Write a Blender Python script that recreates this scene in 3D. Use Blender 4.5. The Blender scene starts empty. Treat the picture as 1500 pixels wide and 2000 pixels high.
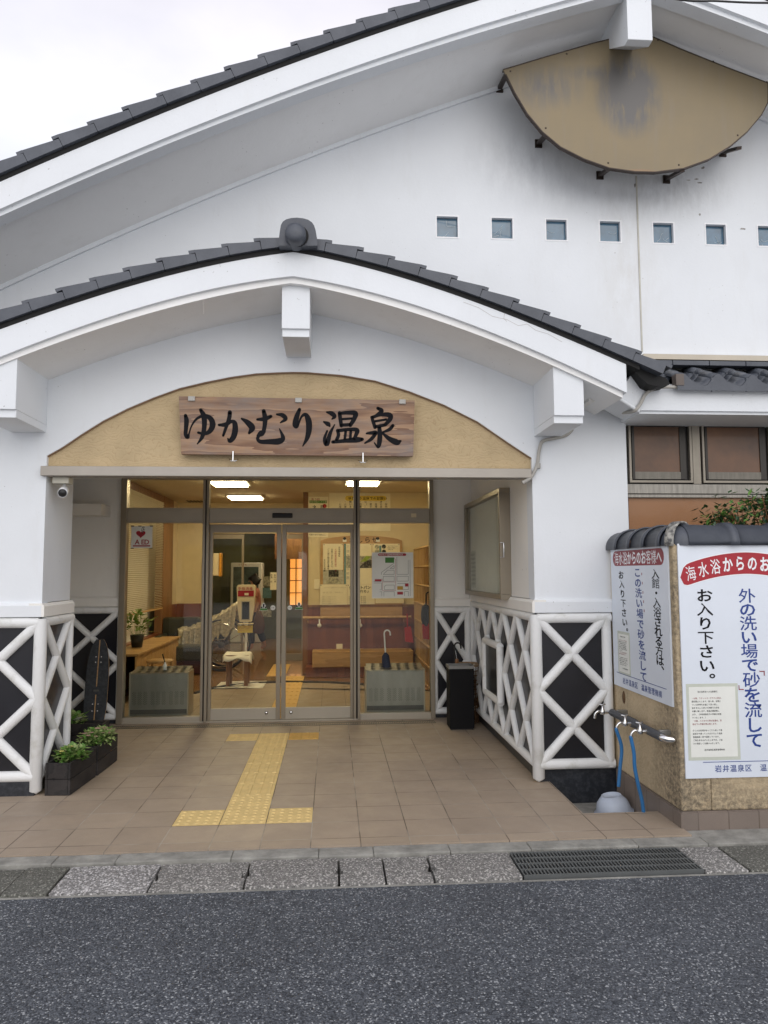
import bpy, math, random
import numpy as np
from mathutils import Vector, Matrix
random.seed(7)
PI = math.pi
C = bpy.context.scene.collection
S = bpy.context.scene
# ------------------------------------------------------------------ camera, sky, sun, exposure
CF = 1437.5; CP, CY, CR = .0818, .07103, .004351
CAM = Vector((1.0234, -4.9603, 1.6208))
def cam_axes():
    cy, sy, cp, sp = math.cos(CY), math.sin(CY), math.cos(CP), math.sin(CP)
    f = Vector((sy*cp, cy*cp, sp)); rt = Vector((cy, -sy, 0)); dn = f.cross(rt)
    cr, sr = math.cos(CR), math.sin(CR)
    return cr*rt + sr*dn, -sr*rt + cr*dn, f
RT, DN, FW = cam_axes()
cd = bpy.data.cameras.new('camera'); cam = bpy.data.objects.new('camera', cd); C.objects.link(cam)
cd.sensor_fit = 'VERTICAL'; cd.sensor_height = 24; cd.lens = 24*CF/2000; cd.clip_end = 3000; cd.clip_start = .05
m = Matrix((RT, -DN, -FW)).transposed().to_4x4(); m.translation = CAM
cam.matrix_world = m; S.camera = cam
def at(x, y, X=None, Y=None, Z=None):
    "point of the photograph carried onto a known plane of the place"
    d = RT*((x-750)/CF) + DN*((y-1000)/CF) + FW
    if X is not None: t = (X-CAM.x)/d.x
    elif Y is not None: t = (Y-CAM.y)/d.y
    else: t = (Z-CAM.z)/d.z
    return CAM + t*d
W = bpy.data.worlds.new('World'); S.world = W; W.use_nodes = True
wn = W.node_tree.nodes; wl = W.node_tree.links; bg = wn['Background']
sky = wn.new('ShaderNodeTexSky'); sky.sky_type = 'NISHITA'; sky.sun_disc = False
SUN_EL, SUN_AZ = math.radians(26), math.radians(174)
sky.sun_elevation = SUN_EL; sky.sun_rotation = SUN_AZ; sky.dust_density = 3; sky.air_density = 1.2
tc = wn.new('ShaderNodeTexCoord'); mp = wn.new('ShaderNodeMapping'); mp.inputs['Scale'].default_value = (1, 1, 2.2)
nz = wn.new('ShaderNodeTexNoise'); nz.inputs['Scale'].default_value = 2.2; nz.inputs['Detail'].default_value = 6
rp = wn.new('ShaderNodeValToRGB'); rp.color_ramp.elements[0].position = .35; rp.color_ramp.elements[1].position = .7
rp.color_ramp.elements[0].color = (8.6, 8.8, 9.7, 1); rp.color_ramp.elements[1].color = (12.2, 12.2, 12.6, 1)
mx = wn.new('ShaderNodeMixRGB'); mx.inputs[0].default_value = .86
wl.new(tc.outputs['Generated'], mp.inputs[0]); wl.new(mp.outputs[0], nz.inputs[0]); wl.new(nz.outputs[0], rp.inputs[0])
sx_ = wn.new('ShaderNodeSeparateXYZ'); wl.new(tc.outputs['Generated'], sx_.inputs[0])
r2 = wn.new('ShaderNodeValToRGB'); r2.color_ramp.elements[0].position = .46; r2.color_ramp.elements[1].position = .66
r2.color_ramp.elements[0].color = (1, 1, 1, 1); r2.color_ramp.elements[1].color = (.80, .765, .79, 1); wl.new(sx_.outputs[2], r2.inputs[0])
m2 = wn.new('ShaderNodeMixRGB'); m2.blend_type = 'MULTIPLY'; m2.inputs[0].default_value = 1; wl.new(rp.outputs[0], m2.inputs[1]); wl.new(r2.outputs[0], m2.inputs[2])
wl.new(sky.outputs[0], mx.inputs[1]); wl.new(m2.outputs[0], mx.inputs[2]); wl.new(mx.outputs[0], bg.inputs[0])
bg.inputs[1].default_value = .1
sd = bpy.data.lights.new('sun', 'SUN'); sd.energy = 1.1; sd.angle = math.radians(80); sd.color = (1, .985, .965)
so = bpy.data.objects.new('sun', sd); C.objects.link(so)
sv = Vector((math.sin(SUN_AZ)*math.cos(SUN_EL), math.cos(SUN_AZ)*math.cos(SUN_EL), math.sin(SUN_EL)))
so.rotation_euler = sv.to_track_quat('Z', 'Y').to_euler(); so.location = sv*30
S.view_settings.view_transform = 'Standard'; S.view_settings.look = 'None'
S.view_settings.exposure = .19; S.view_settings.gamma = 1
S.cycles.use_denoising = True; S.cycles.max_bounces = 10; S.cycles.transparent_max_bounces = 16
S.cycles.sample_clamp_indirect = 6

# ------------------------------------------------------------------ materials
def nodes(name):
    m = bpy.data.materials.new(name); m.use_nodes = True
    n = m.node_tree.nodes; return m, n, m.node_tree.links, n['Principled BSDF']
def mat(name, col, rough=.6, metal=0, var=.1, vs=6, bump=0, bs=80, stretch=(1, 1, 1), spec=.5, col2=None, thr=None, coat=0):
    m, n, l, b = nodes(name)
    tc = n.new('ShaderNodeTexCoord'); mp = n.new('ShaderNodeMapping'); mp.inputs['Scale'].default_value = stretch
    l.new(tc.outputs['Object'], mp.inputs[0])
    nz = n.new('ShaderNodeTexNoise'); nz.inputs['Scale'].default_value = vs; nz.inputs['Detail'].default_value = 5; nz.inputs['Roughness'].default_value = .65
    l.new(mp.outputs[0], nz.inputs[0])
    r = n.new('ShaderNodeValToRGB'); e = r.color_ramp.elements
    lo, hi = thr or (.3, .7); e[0].position = lo; e[1].position = hi
    c2 = col2 or tuple(c*(1+var) for c in col); c1 = col if col2 else tuple(c*(1-var) for c in col)
    e[0].color = (*c1, 1); e[1].color = (*[min(1, c) for c in c2], 1)
    l.new(nz.outputs[0], r.inputs[0]); l.new(r.outputs[0], b.inputs['Base Color'])
    b.inputs['Roughness'].default_value = rough; b.inputs['Metallic'].default_value = metal
    b.inputs['Specular IOR Level'].default_value = spec; b.inputs['Coat Weight'].default_value = coat
    if bump:
        n2 = n.new('ShaderNodeTexNoise'); n2.inputs['Scale'].default_value = bs; n2.inputs['Detail'].default_value = 4
        l.new(mp.outputs[0], n2.inputs[0])
        bp = n.new('ShaderNodeBump'); bp.inputs['Strength'].default_value = bump; bp.inputs['Distance'].default_value = .01
        l.new(n2.outputs[0], bp.inputs['Height']); l.new(bp.outputs[0], b.inputs['Normal'])
    return m
def emis(name, col, e):
    m, n, l, b = nodes(name)
    b.inputs['Base Color'].default_value = (.8, .8, .8, 1); b.inputs['Emission Color'].default_value = (*col, 1); b.inputs['Emission Strength'].default_value = e
    return m
def glass(name, tint=(1, 1, 1), refl=.06, rough=0.0):
    m, n, l, b = nodes(name); n.remove(b); o = n['Material Output']
    t = n.new('ShaderNodeBsdfTransparent'); t.inputs[0].default_value = (*tint, 1)
    g = n.new('ShaderNodeBsdfGlossy'); g.inputs['Roughness'].default_value = rough; g.inputs[0].default_value = (.9, .92, .95, 1)
    fr = n.new('ShaderNodeFresnel'); ge = n.new('ShaderNodeNewGeometry'); io = n.new('ShaderNodeMath'); io.operation = 'MULTIPLY_ADD'; io.inputs[1].default_value = 1/1.5-1.5; io.inputs[2].default_value = 1.5; l.new(ge.outputs['Backfacing'], io.inputs[0]); l.new(io.outputs[0], fr.inputs[0])
    mm = n.new('ShaderNodeMath'); mm.operation = 'MULTIPLY_ADD'; mm.inputs[1].default_value = .26; mm.inputs[2].default_value = (refl-.04)*.5; mm.use_clamp = True
    s = n.new('ShaderNodeMixShader')
    l.new(fr.outputs[0], mm.inputs[0]); l.new(mm.outputs[0], s.inputs[0]); l.new(t.outputs[0], s.inputs[1]); l.new(g.outputs[0], s.inputs[2]); l.new(s.outputs[0], o.inputs[0])
    return m
def mixc(n, l, fac, a, b, mode='MIX'):
    x = n.new('ShaderNodeMixRGB'); x.blend_type = mode
    for i, v in ((0, fac), (1, a), (2, b)):
        if isinstance(v, (int, float)): x.inputs[i].default_value = v
        elif isinstance(v, tuple): x.inputs[i].default_value = (*v, 1)
        else: l.new(v, x.inputs[i])
    return x.outputs[0]
def noise(n, l, co, scale, det=5, stretch=None, rough=.6):
    if stretch:
        mp = n.new('ShaderNodeMapping'); mp.inputs['Scale'].default_value = stretch; l.new(co, mp.inputs[0]); co = mp.outputs[0]
    z = n.new('ShaderNodeTexNoise'); z.inputs['Scale'].default_value = scale; z.inputs['Detail'].default_value = det; z.inputs['Roughness'].default_value = rough
    l.new(co, z.inputs[0]); return z.outputs[0]
def ramp(n, l, v, a, b, ca=(0, 0, 0), cb=(1, 1, 1)):
    r = n.new('ShaderNodeValToRGB'); e = r.color_ramp.elements; e[0].position = a; e[1].position = b; e[0].color = (*ca, 1); e[1].color = (*cb, 1)
    l.new(v, r.inputs[0]); return r.outputs[0]
def bumpn(n, l, b, h, st, dist=.01):
    bp = n.new('ShaderNodeBump'); bp.inputs['Strength'].default_value = st; bp.inputs['Distance'].default_value = dist
    l.new(h, bp.inputs['Height']); l.new(bp.outputs[0], b.inputs['Normal'])
def gmask(n, l, co, ctr, rad):
    "soft patch of dirt and painted shade round a point of the wall"
    mp = n.new('ShaderNodeMapping'); mp.vector_type = 'TEXTURE'; mp.inputs['Location'].default_value = ctr; mp.inputs['Scale'].default_value = rad
    l.new(co, mp.inputs[0]); g = n.new('ShaderNodeTexGradient'); g.gradient_type = 'SPHERICAL'; l.new(mp.outputs[0], g.inputs[0]); return g.outputs[1]
def m_plaster(name, base, patches=()):
    m, n, l, b = nodes(name); co = n.new('ShaderNodeTexCoord').outputs['Object']
    c = mixc(n, l, ramp(n, l, noise(n, l, co, 1.3, 6), .35, .75), base, tuple(x*.94 for x in base))
    st = ramp(n, l, noise(n, l, co, 2, 7, (2.2, 2.2, .5), .7), .55, .85, (0,)*3, (.2,)*3)
    c = mixc(n, l, st, c, (.52, .50, .45))
    sp = ramp(n, l, noise(n, l, co, 38, 2), .70, .74, (0,)*3, (.55,)*3)
    c = mixc(n, l, mixc(n, l, 1.0, sp, ramp(n, l, noise(n, l, co, 4, 2), .5, .6), 'MULTIPLY'), c, (.22, .2, .18))
    for ctr, rad, dark, amt in patches:
        g = gmask(n, l, co, ctr, rad); nn = ramp(n, l, noise(n, l, co, 6, 8, (2, 2, .7), .7), .28, .72)
        f = mixc(n, l, 1.0, mixc(n, l, 1.0, g, nn, 'MULTIPLY'), (amt,)*3, 'MULTIPLY')
        c = mixc(n, l, f, c, dark)
    l.new(c, b.inputs['Base Color']); b.inputs['Roughness'].default_value = .8; b.inputs['Specular IOR Level'].default_value = .25
    bumpn(n, l, b, noise(n, l, co, 45, 6), .12, .01)
    return m
def m_stucco(name, base, swirl=14, st=.5, mould=0):
    m, n, l, b = nodes(name); co = n.new('ShaderNodeTexCoord').outputs['Object']
    w = n.new('ShaderNodeTexWave'); w.wave_type = 'RINGS'; w.inputs['Scale'].default_value = swirl; w.inputs['Distortion'].default_value = 22; w.inputs['Detail'].default_value = 4; w.inputs['Detail Scale'].default_value = .9
    l.new(co, w.inputs[0])
    cr = ramp(n, l, w.outputs[1], .0, .09, (.86, .82, .78), (1, 1, 1))
    c = mixc(n, l, ramp(n, l, noise(n, l, co, 5), .3, .7), tuple(x*.9 for x in base), tuple(x*1.08 for x in base))
    c = mixc(n, l, .8, c, cr, 'MULTIPLY')
    if mould:
        f = ramp(n, l, noise(n, l, co, 2.6, 9, (2.2, 2.2, .45), .72), .46, .70)
        f2 = ramp(n, l, noise(n, l, co, 30, 5, None, .8), .35, .65)
        f = mixc(n, l, 1.0, f, f2, 'MULTIPLY')
        c = mixc(n, l, mixc(n, l, 1.0, f, (mould,)*3, 'MULTIPLY'), c, (.07, .06, .045))
        for ctr, rad in (((-.10, -.45, .12), (.4, .55, .55)), ((-.10, -.40, .55), (.3, .30, .6)), ((.5, -.5, .10), (1.2, .3, .30)), ((-.10, -.50, 1.4), (.12, .12, .9))):
            g = gmask(n, l, co, ctr, rad)
            c = mixc(n, l, mixc(n, l, 1.0, g, f2, 'MULTIPLY'), c, (.085, .075, .06))
    l.new(c, b.inputs['Base Color']); b.inputs['Roughness'].default_value = .9; b.inputs['Specular IOR Level'].default_value = .2
    h = mixc(n, l, .5, w.outputs[1], noise(n, l, co, 120, 4)); bumpn(n, l, b, h, st, .006)
    return m
def m_tilefloor(name, a, bcol, mort, sz=.3, ms=.0035):
    m, n, l, b = nodes(name); co = n.new('ShaderNodeTexCoord').outputs['Object']
    t = n.new('ShaderNodeTexBrick'); t.offset = 0; t.squash = 1
    for k, v in (('Scale', 1), ('Mortar Size', ms), ('Brick Width', sz), ('Row Height', sz), ('Mortar Smooth', .15), ('Bias', 0)): t.inputs[k].default_value = v
    t.inputs['Color1'].default_value = (*a, 1); t.inputs['Color2'].default_value = (*bcol, 1); l.new(co, t.inputs['Vector'])
    mc = mixc(n, l, ramp(n, l, noise(n, l, co, 1.7, 3), .45, .6), (.13, .10, .075), mort); l.new(mc, t.inputs['Mortar'])
    c = mixc(n, l, .55, t.outputs[0], ramp(n, l, noise(n, l, co, 2.5, 8, None, .7), .25, .75, (.68,)*3, (1.12, 1.1, 1.08)), 'MULTIPLY')
    c = mixc(n, l, .35, c, ramp(n, l, noise(n, l, co, 260, 2), .3, .7, (.6,)*3, (1.25,)*3), 'MULTIPLY')
    dust = ramp(n, l, noise(n, l, co, 4.5, 9, None, .75), .62, .78, (0,)*3, (.4,)*3)
    c = mixc(n, l, dust, c, (.42, .38, .33))
    l.new(c, b.inputs['Base Color'])
    l.new(ramp(n, l, noise(n, l, co, 6), .3, .7, (.42,)*3, (.62,)*3), b.inputs['Roughness'])
    inv = n.new('ShaderNodeMath'); inv.operation = 'MULTIPLY_ADD'; inv.inputs[1].default_value = -1; inv.inputs[2].default_value = 1; l.new(t.outputs['Fac'], inv.inputs[0])
    h = mixc(n, l, .12, inv.outputs[0], noise(n, l, co, 90, 3)); bumpn(n, l, b, h, .5, .004)
    return m
def m_speckle(name, dark, mid, light, scale, hi=.8, st=.7, patch=.25):
    m, n, l, b = nodes(name); co = n.new('ShaderNodeTexCoord').outputs['Object']
    v = n.new('ShaderNodeTexVoronoi'); v.inputs['Scale'].default_value = scale; v.inputs['Randomness'].default_value = 1
    ad = n.new('ShaderNodeVectorMath'); ad.operation = 'MULTIPLY_ADD'; ad.inputs[1].default_value = (.012,)*3
    nn = n.new('ShaderNodeTexNoise'); nn.inputs['Scale'].default_value = 60; l.new(co, nn.inputs[0]); l.new(nn.outputs[1], ad.inputs[0]); l.new(co, ad.inputs[2]); l.new(ad.outputs[0], v.inputs['Vector'])
    sp = n.new('ShaderNodeSeparateColor'); l.new(v.outputs['Color'], sp.inputs[0])
    c = mixc(n, l, sp.outputs[0], dark, mid)
    c = mixc(n, l, ramp(n, l, sp.outputs[1], hi, min(1, hi+.06)), c, light)
    edge = ramp(n, l, v.outputs['Distance'], .35, .75, (1,)*3, (.45,)*3)
    c = mixc(n, l, .8, c, edge, 'MULTIPLY')
    c = mixc(n, l, 1.0, c, ramp(n, l, noise(n, l, co, 1.1, 7, None, .65), .3, .7, (1-patch,)*3, (1+patch,)*3), 'MULTIPLY')
    l.new(c, b.inputs['Base Color']); b.inputs['Roughness'].default_value = .78
    inv = n.new('ShaderNodeMath'); inv.operation = 'SUBTRACT'; inv.inputs[0].default_value = 1; l.new(v.outputs['Distance'], inv.inputs[1])
    bumpn(n, l, b, inv.outputs[0], st, .006)
    return m
def m_wood(name, a, bcol, scale=9, ax='x', rough=.5, dist=6, weather=0, coat=0):
    m, n, l, b = nodes(name); co = n.new('ShaderNodeTexCoord').outputs['Object']
    st = {'x': (.12, 1, 1), 'y': (1, .12, 1), 'z': (1, 1, .12)}[ax]
    mp = n.new('ShaderNodeMapping'); mp.inputs['Scale'].default_value = st; l.new(co, mp.inputs[0])
    nn = noise(n, l, mp.outputs[0], scale*.5, 4)
    w = n.new('ShaderNodeMath'); w.operation = 'MULTIPLY'; w.inputs[1].default_value = dist; l.new(nn, w.inputs[0])
    f = n.new('ShaderNodeMath'); f.operation = 'FRACT'; l.new(w.outputs[0], f.inputs[0])
    c = mixc(n, l, ramp(n, l, f.outputs[0], .05, .9), a, bcol)
    c = mixc(n, l, .4, c, ramp(n, l, noise(n, l, mp.outputs[0], scale*12, 4), .3, .7, (.7,)*3, (1.15,)*3), 'MULTIPLY')
    if weather:
        g = ramp(n, l, noise(n, l, co, 2.2, 8, (.8, 1, 2.2), .7), .42, .68)
        c = mixc(n, l, mixc(n, l, 1.0, g, (weather,)*3, 'MULTIPLY'), c, (.20, .18, .17))
    l.new(c, b.inputs['Base Color']); b.inputs['Roughness'].default_value = rough; b.inputs['Coat Weight'].default_value = coat
    bumpn(n, l, b, f.outputs[0], .15, .003)
    return m

SOOT_SHADE = (.10, .10, .10)  # soot and the emblem's shadow, painted together into the gable wall colour
MW = m_plaster('white_plaster', (.77, .80, .83))
MWG = m_plaster('gable_plaster', (.77, .80, .83), [((2.85, .08, 4.78), (1.0, 1, .34), SOOT_SHADE, .2), ((3.2, .08, 4.9), (.6, 1, .32), SOOT_SHADE, .38),
      ((2.75, .08, 4.1), (.40, 1, .95), (.45, .41, .33), .3), ((1.95, .08, 5.05), (.7, 1, .5), (.22, .23, .26), .35)])
MSOF = m_plaster('shade_lift_plaster', (.88, .88, .87))  # wall plaster made paler, brightening the shaded eave undersides by colour
MWD = m_plaster('side_lift_plaster', (.86, .845, .80))  # raised plaster colour stands in for light in the shaded porch recess
MSTUC = m_stucco('tan_stucco', (.52, .405, .245), 9, .35)
MBWALL = m_stucco('mouldy_stucco', (.56, .45, .295), 9, .35, mould=.4)
MTILE = m_tilefloor('floor_tile', (.395, .32, .243), (.36, .29, .222), (.42, .38, .32))
MBASET = m_tilefloor('base_tile', (.25, .20, .165), (.20, .165, .14), (.16, .13, .11), .2, .004)
MASPH = m_speckle('asphalt', (.030, .037, .049), (.145, .16, .183), (.38, .40, .42), 135, .88, 1, .2)
MGRAN = m_speckle('washed_aggregate', (.16, .158, .15), (.34, .33, .315), (.62, .60, .57), 120, .76, .8, .28)
MGRANW = m_speckle('pale_aggregate', (.20, .195, .19), (.42, .41, .40), (.75, .73, .72), 110, .70, .9, .3)
MGRAND = m_speckle('mossy_aggregate', (.10, .10, .085), (.19, .19, .165), (.34, .34, .30), 120, .85, .7, .3)
MCONC = mat('kerb_concrete', (.27, .265, .24), .9, var=.35, vs=7, bump=.6, bs=70)
MBLACKG = mat('black_granite', (.018, .021, .027), .35, var=.4, vs=30, col2=(.06, .065, .075), thr=(.45, .8), bump=.05)
MPANEL = mat('black_panel', (.012, .012, .016), .33, var=.2)
MROOF = mat('grey_roof_tile', (.055, .063, .080), .42, var=.3, vs=5, bump=.12, bs=90, col2=(.085, .095, .115), thr=(.35, .7))
MUNDER = mat('black_underlay', (.008, .008, .008), .8)
MTUBE = mat('lattice_white', (.60, .60, .56), .6, vs=5, bump=.25, bs=60, col2=(.78, .79, .785), thr=(.28, .46))
MLINT = mat('lintel_aluminium', (.36, .33, .29), .45, .35, var=.08, vs=3)
MFRAME = mat('bronze_aluminium', (.30, .26, .20), .36, .45, var=.08, vs=3, stretch=(.3, .3, .3))
MFRAMEL = mat('satin_aluminium', (.42, .38, .31), .4, .35, var=.06, vs=3)
MGLASS = glass('clear_glass', (.95, .96, .92), .06)
MCASEG = glass('case_glass', (.97, .98, .965), .12)
MBRONZE = mat('emblem_bronze_sheet', (.42, .31, .16), .42, .35, var=.12, vs=2.2, stretch=(1.6, 1, .5), col2=(.30, .235, .15), thr=(.35, .8))
MDKMET = mat('dark_bracket_metal', (.06, .045, .038), .5, .6)
MSTEEL = mat('steel_sheet', (.30, .30, .29), .38, .7, var=.12, vs=3, stretch=(2, 2, .4))
MSTEELD = mat('dull_steel', (.10, .10, .10), .5, .6)
MCHROME = mat('chrome', (.75, .75, .75), .12, 1, var=.02)
MBLACK = mat('black_paint', (.012, .012, .012), .4)
MBLKM = mat('black_matt', (.02, .02, .02), .8)
MINK = mat('black_ink', (.008, .008, .010), .75, var=0, spec=.15)
MBLUE = mat('blue_ink', (.012, .045, .24), .5, var=.05)
MRED = mat('red_ink', (.36, .008, .02), .5, var=.04)
MREDF = mat('faded_red_ink', (.26, .035, .045), .5, var=.1)
MWHITE = mat('white_paint', (.82, .83, .85), .4, var=.03)
MSIGN = mat('sign_enamel', (.70, .75, .82), .35, var=.03, vs=3)
MPAPER = mat('paper', (.78, .79, .74), .8, var=.04)
MPAPC = mat('cream_paper', (.80, .74, .55), .8, var=.05)
MTAPE = mat('brown_tape', (.55, .58, .50), .5, var=.08)
MYEL = mat('tactile_yellow', (.70, .52, .22), .6, var=.12, vs=9, bump=.15, bs=150)
MYEL2 = mat('tactile_orange', (.62, .38, .10), .6, var=.12, vs=9)
MHOSE = mat('blue_hose', (.03, .16, .38), .35, var=.08)
MBASIN = mat('blue_plastic', (.50, .56, .66), .4, var=.04)
MCOND = mat('grey_conduit', (.40, .385, .35), .6, var=.08)
MPIPE = mat('grey_pipe', (.07, .075, .085), .5, var=.2, bump=.1)
MORANGE = mat('orange_cork_panel', (.30, .14, .055), .5, var=.3, vs=160, coat=.15)
MWING = mat('brown_window_film', (.12, .052, .020), .4, var=.4, vs=3, coat=.12)
MGBLK = mat('glass_block', (.055, .13, .20), .15, var=.3, vs=9, coat=1)
MCRACK = mat('frost_line', (.35, .42, .45), .5)
MCREAM = mat('cream_wallpaper', (.66, .56, .36), .85, var=.06, vs=4, bump=.1)
MCEIL = mat('ceiling_board', (.56, .48, .34), .9, var=.05)
MWAIN = m_wood('red_wainscot', (.15, .042, .018), (.22, .07, .028), 7, 'z', .35, 5)
MWOODB = m_wood('brown_wood', (.17, .075, .03), (.26, .125, .05), 7, 'z', .4, 5)
MWOODL = m_wood('pale_wood', (.40, .24, .10), (.52, .33, .15), 8, 'x', .45, 5)
MWOODY = m_wood('pine_wood', (.45, .28, .11), (.56, .37, .17), 8, 'z', .5, 5)
MBOARD = m_wood('carved_board', (.18, .092, .052), (.36, .22, .125), 7, 'x', .6, 9, weather=.75)
MPLANT = m_wood('charred_plank', (.008, .007, .007), (.022, .018, .017), 8, 'y', .8, 4, weather=.12)
MWFLOOR = m_wood('wood_floor', (.20, .10, .035), (.30, .16, .065), 3, 'x', .25, 6, coat=.4)
MSOIL = mat('soil', (.05, .035, .025), .95, var=.4, vs=40, bump=1, bs=50)
MLEAF = mat('green_leaf', (.12, .25, .045), .55, var=.4, vs=25)
MLEAFP = mat('pale_leaf', (.26, .34, .12), .6, var=.35, vs=25)
MLEAFD = mat('dark_leaf', (.028, .075, .028), .4, var=.4, vs=25)
MPETAL = mat('petal', (.75, .66, .2), .6, var=.2); MPETALP = mat('pink_petal', (.45, .28, .24), .6, var=.3)
MWICK = mat('wicker', (.13, .07, .03), .7, var=.3, vs=40)
MPINK = mat('pink_cloth', (.50, .20, .14), .85); MDCLOTH = mat('dark_cloth', (.025, .022, .02), .9); MSKIN = mat('skin', (.48, .26, .16), .55); MHAIR = mat('hair', (.01, .008, .006), .5)
MBAG = mat('brown_bag', (.12, .06, .03), .8, var=.5, vs=40)
MPLAST = mat('crumpled_film', (.32, .28, .19), .22, var=.4, vs=22, bump=1, bs=30, coat=.5)
MTOWEL = mat('white_towel', (.76, .74, .68), .9, bump=.3, bs=60)
MRPLAS = mat('red_plastic', (.45, .02, .015), .3); MNAVY = mat('navy_cloth', (.008, .015, .06), .7)
MCABIN = mat('cream_plastic', (.72, .62, .42), .4, var=.03); MYNOTE = mat('yellow_paper', (.80, .60, .08), .6)
MGREEN = mat('green_ink', (.06, .22, .04), .6); MTEAL = mat('teal_print', (.12, .24, .26), .7, var=.3, vs=30)
MPHOTO = mat('printed_photo', (.20, .19, .16), .6, var=.9, vs=22, col2=(.5, .5, .36), thr=(.4, .6))
MPHOTOD = mat('dark_printed_photo', (.015, .015, .015), .6, col2=(.35, .32, .2), thr=(.5, .75), vs=30)
MLAMP = emis('ceiling_lamp', (1, .80, .48), 30.0)
MLANT = emis('lit_shoji', (1, .36, .07), 1.1)
MVLIT = emis('vending_front', (.55, .7, .75), .5)

# ------------------------------------------------------------------ mesh collector
_g = {}
def glyph(ch, bold=0.0, res=3):
    if ord(ch) > 0x3400: bold = min(bold, 0 if ch in '海館客様機構' else .008)
    k = (ch, bold, res)
    if k not in _g:
        c = bpy.data.curves.new('g', 'FONT'); c.body = ch; c.size = 1; c.resolution_u = res; c.offset = bold
        o = bpy.data.objects.new('g', c); C.objects.link(o)
        me = bpy.data.meshes.new_from_object(o.evaluated_get(bpy.context.evaluated_depsgraph_get()))
        vs = [(v.co.x, v.co.y) for v in me.vertices]; fs = [tuple(p.vertices) for p in me.polygons]
        _g[k] = (vs, fs, max([v[0] for v in vs], default=.3))
        bpy.data.objects.remove(o); bpy.data.curves.remove(c); bpy.data.meshes.remove(me)
    return _g[k]
class B:
    def __init__(s, m=None): s.v = []; s.f = []; s.fm = []; s.sm = []; s.mats = []; s.m = m
    def add(s, vs, fs, m=None, smooth=False):
        m = m or s.m
        if m not in s.mats: s.mats.append(m)
        k = s.mats.index(m); o = len(s.v); s.v += [tuple(v) for v in vs]
        for f in fs: s.f.append(tuple(i+o for i in f)); s.fm.append(k); s.sm.append(smooth)
        return s
    def box(s, x0, x1, y0, y1, z0, z1, m=None):
        return s.add([(x, y, z) for x in (x0, x1) for y in (y0, y1) for z in (z0, z1)],
                     [(0, 1, 3, 2), (4, 6, 7, 5), (0, 4, 5, 1), (2, 3, 7, 6), (0, 2, 6, 4), (1, 5, 7, 3)], m)
    def obox(s, c, u, v, w, hu, hv, hw, m=None):
        c, u, v, w = map(Vector, (c, u, v, w))
        return s.add([c+u*a*hu+v*b*hv+w*d*hw for a in (-1, 1) for b in (-1, 1) for d in (-1, 1)],
                     [(0, 1, 3, 2), (4, 6, 7, 5), (0, 4, 5, 1), (2, 3, 7, 6), (0, 2, 6, 4), (1, 5, 7, 3)], m)
    def prism(s, poly, axis, a, b, m=None, smooth=False):
        "poly of 2D points extruded along an axis; y: (x,z), x: (y,z), z: (x,y)"
        P = {'y': lambda p, t: (p[0], t, p[1]), 'x': lambda p, t: (t, p[0], p[1]), 'z': lambda p, t: (p[0], p[1], t)}[axis]
        n = len(poly); vs = [P(p, a) for p in poly]+[P(p, b) for p in poly]
        s.add(vs, [tuple(range(n)), tuple(range(2*n-1, n-1, -1))], m)
        return s.add(vs, [(i, (i+1) % n, (i+1) % n+n, i+n) for i in range(n)], m, smooth)
    def band(s, top, bot, a, b, m=None):
        "strip between two curves (lists of (x,z)) given a depth along Y"
        for i in range(len(top)-1):
            s.prism([bot[i], bot[i+1], top[i+1], top[i]], 'y', a, b, m)
        return s
    def sheet(s, top, bot, a, b, m=None):
        n = len(top)
        vs = [(p[0], a, p[1]) for p in top]+[(p[0], a, p[1]) for p in bot]+[(p[0], b, p[1]) for p in top]+[(p[0], b, p[1]) for p in bot]
        f = []
        for i in range(n-1):
            f += [(i, n+i, n+i+1, i+1), (2*n+i, 2*n+i+1, 3*n+i+1, 3*n+i), (i, i+1, 2*n+i+1, 2*n+i), (n+i, 3*n+i, 3*n+i+1, n+i+1)]
        f += [(0, 2*n, 3*n, n), (n-1, 2*n-1, 4*n-1, 3*n-1)]
        return s.add(vs, f, m)
    def tube(s, pts, r, m=None, seg=12, cap=True, rs=None):
        pts = [Vector(p) for p in pts]; n = len(pts); rs = rs or [r]*n; vs = []
        up = None
        for i, p in enumerate(pts):
            t = (pts[min(i+1, n-1)]-pts[max(i-1, 0)]).normalized()
            if up is None: up = Vector((0, 0, 1)) if abs(t.z) < .9 else Vector((1, 0, 0))
            a = t.cross(up).normalized(); up = a.cross(t).normalized(); b_ = up
            vs += [p+(a*math.cos(2*PI*k/seg)+b_*math.sin(2*PI*k/seg))*rs[i] for k in range(seg)]
        fs = [(i*seg+k, i*seg+(k+1) % seg, (i+1)*seg+(k+1) % seg, (i+1)*seg+k) for i in range(n-1) for k in range(seg)]
        s.add(vs, fs, m, True)
        if cap: s.add(vs, [tuple(range(seg))[::-1], tuple(range((n-1)*seg, n*seg))], m)
        return s
    def lathe(s, prof, c=(0, 0, 0), m=None, seg=24, M=None, a0=0, a1=2*PI, sx=1, sy=1):
        full = abs(a1-a0-2*PI) < 1e-6; K = seg if full else seg+1; vs = []
        for r, z in prof:
            for k in range(K):
                a = a0+(a1-a0)*k/seg; p = Vector((r*math.cos(a)*sx, r*math.sin(a)*sy, z))
                vs.append((M @ p if M else p)+Vector(c))
        fs = []
        for i in range(len(prof)-1):
            for k in range(seg): fs.append((i*K+k, i*K+(k+1) % K, (i+1)*K+(k+1) % K, (i+1)*K+k))
        return s.add(vs, fs, m, True)
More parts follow.
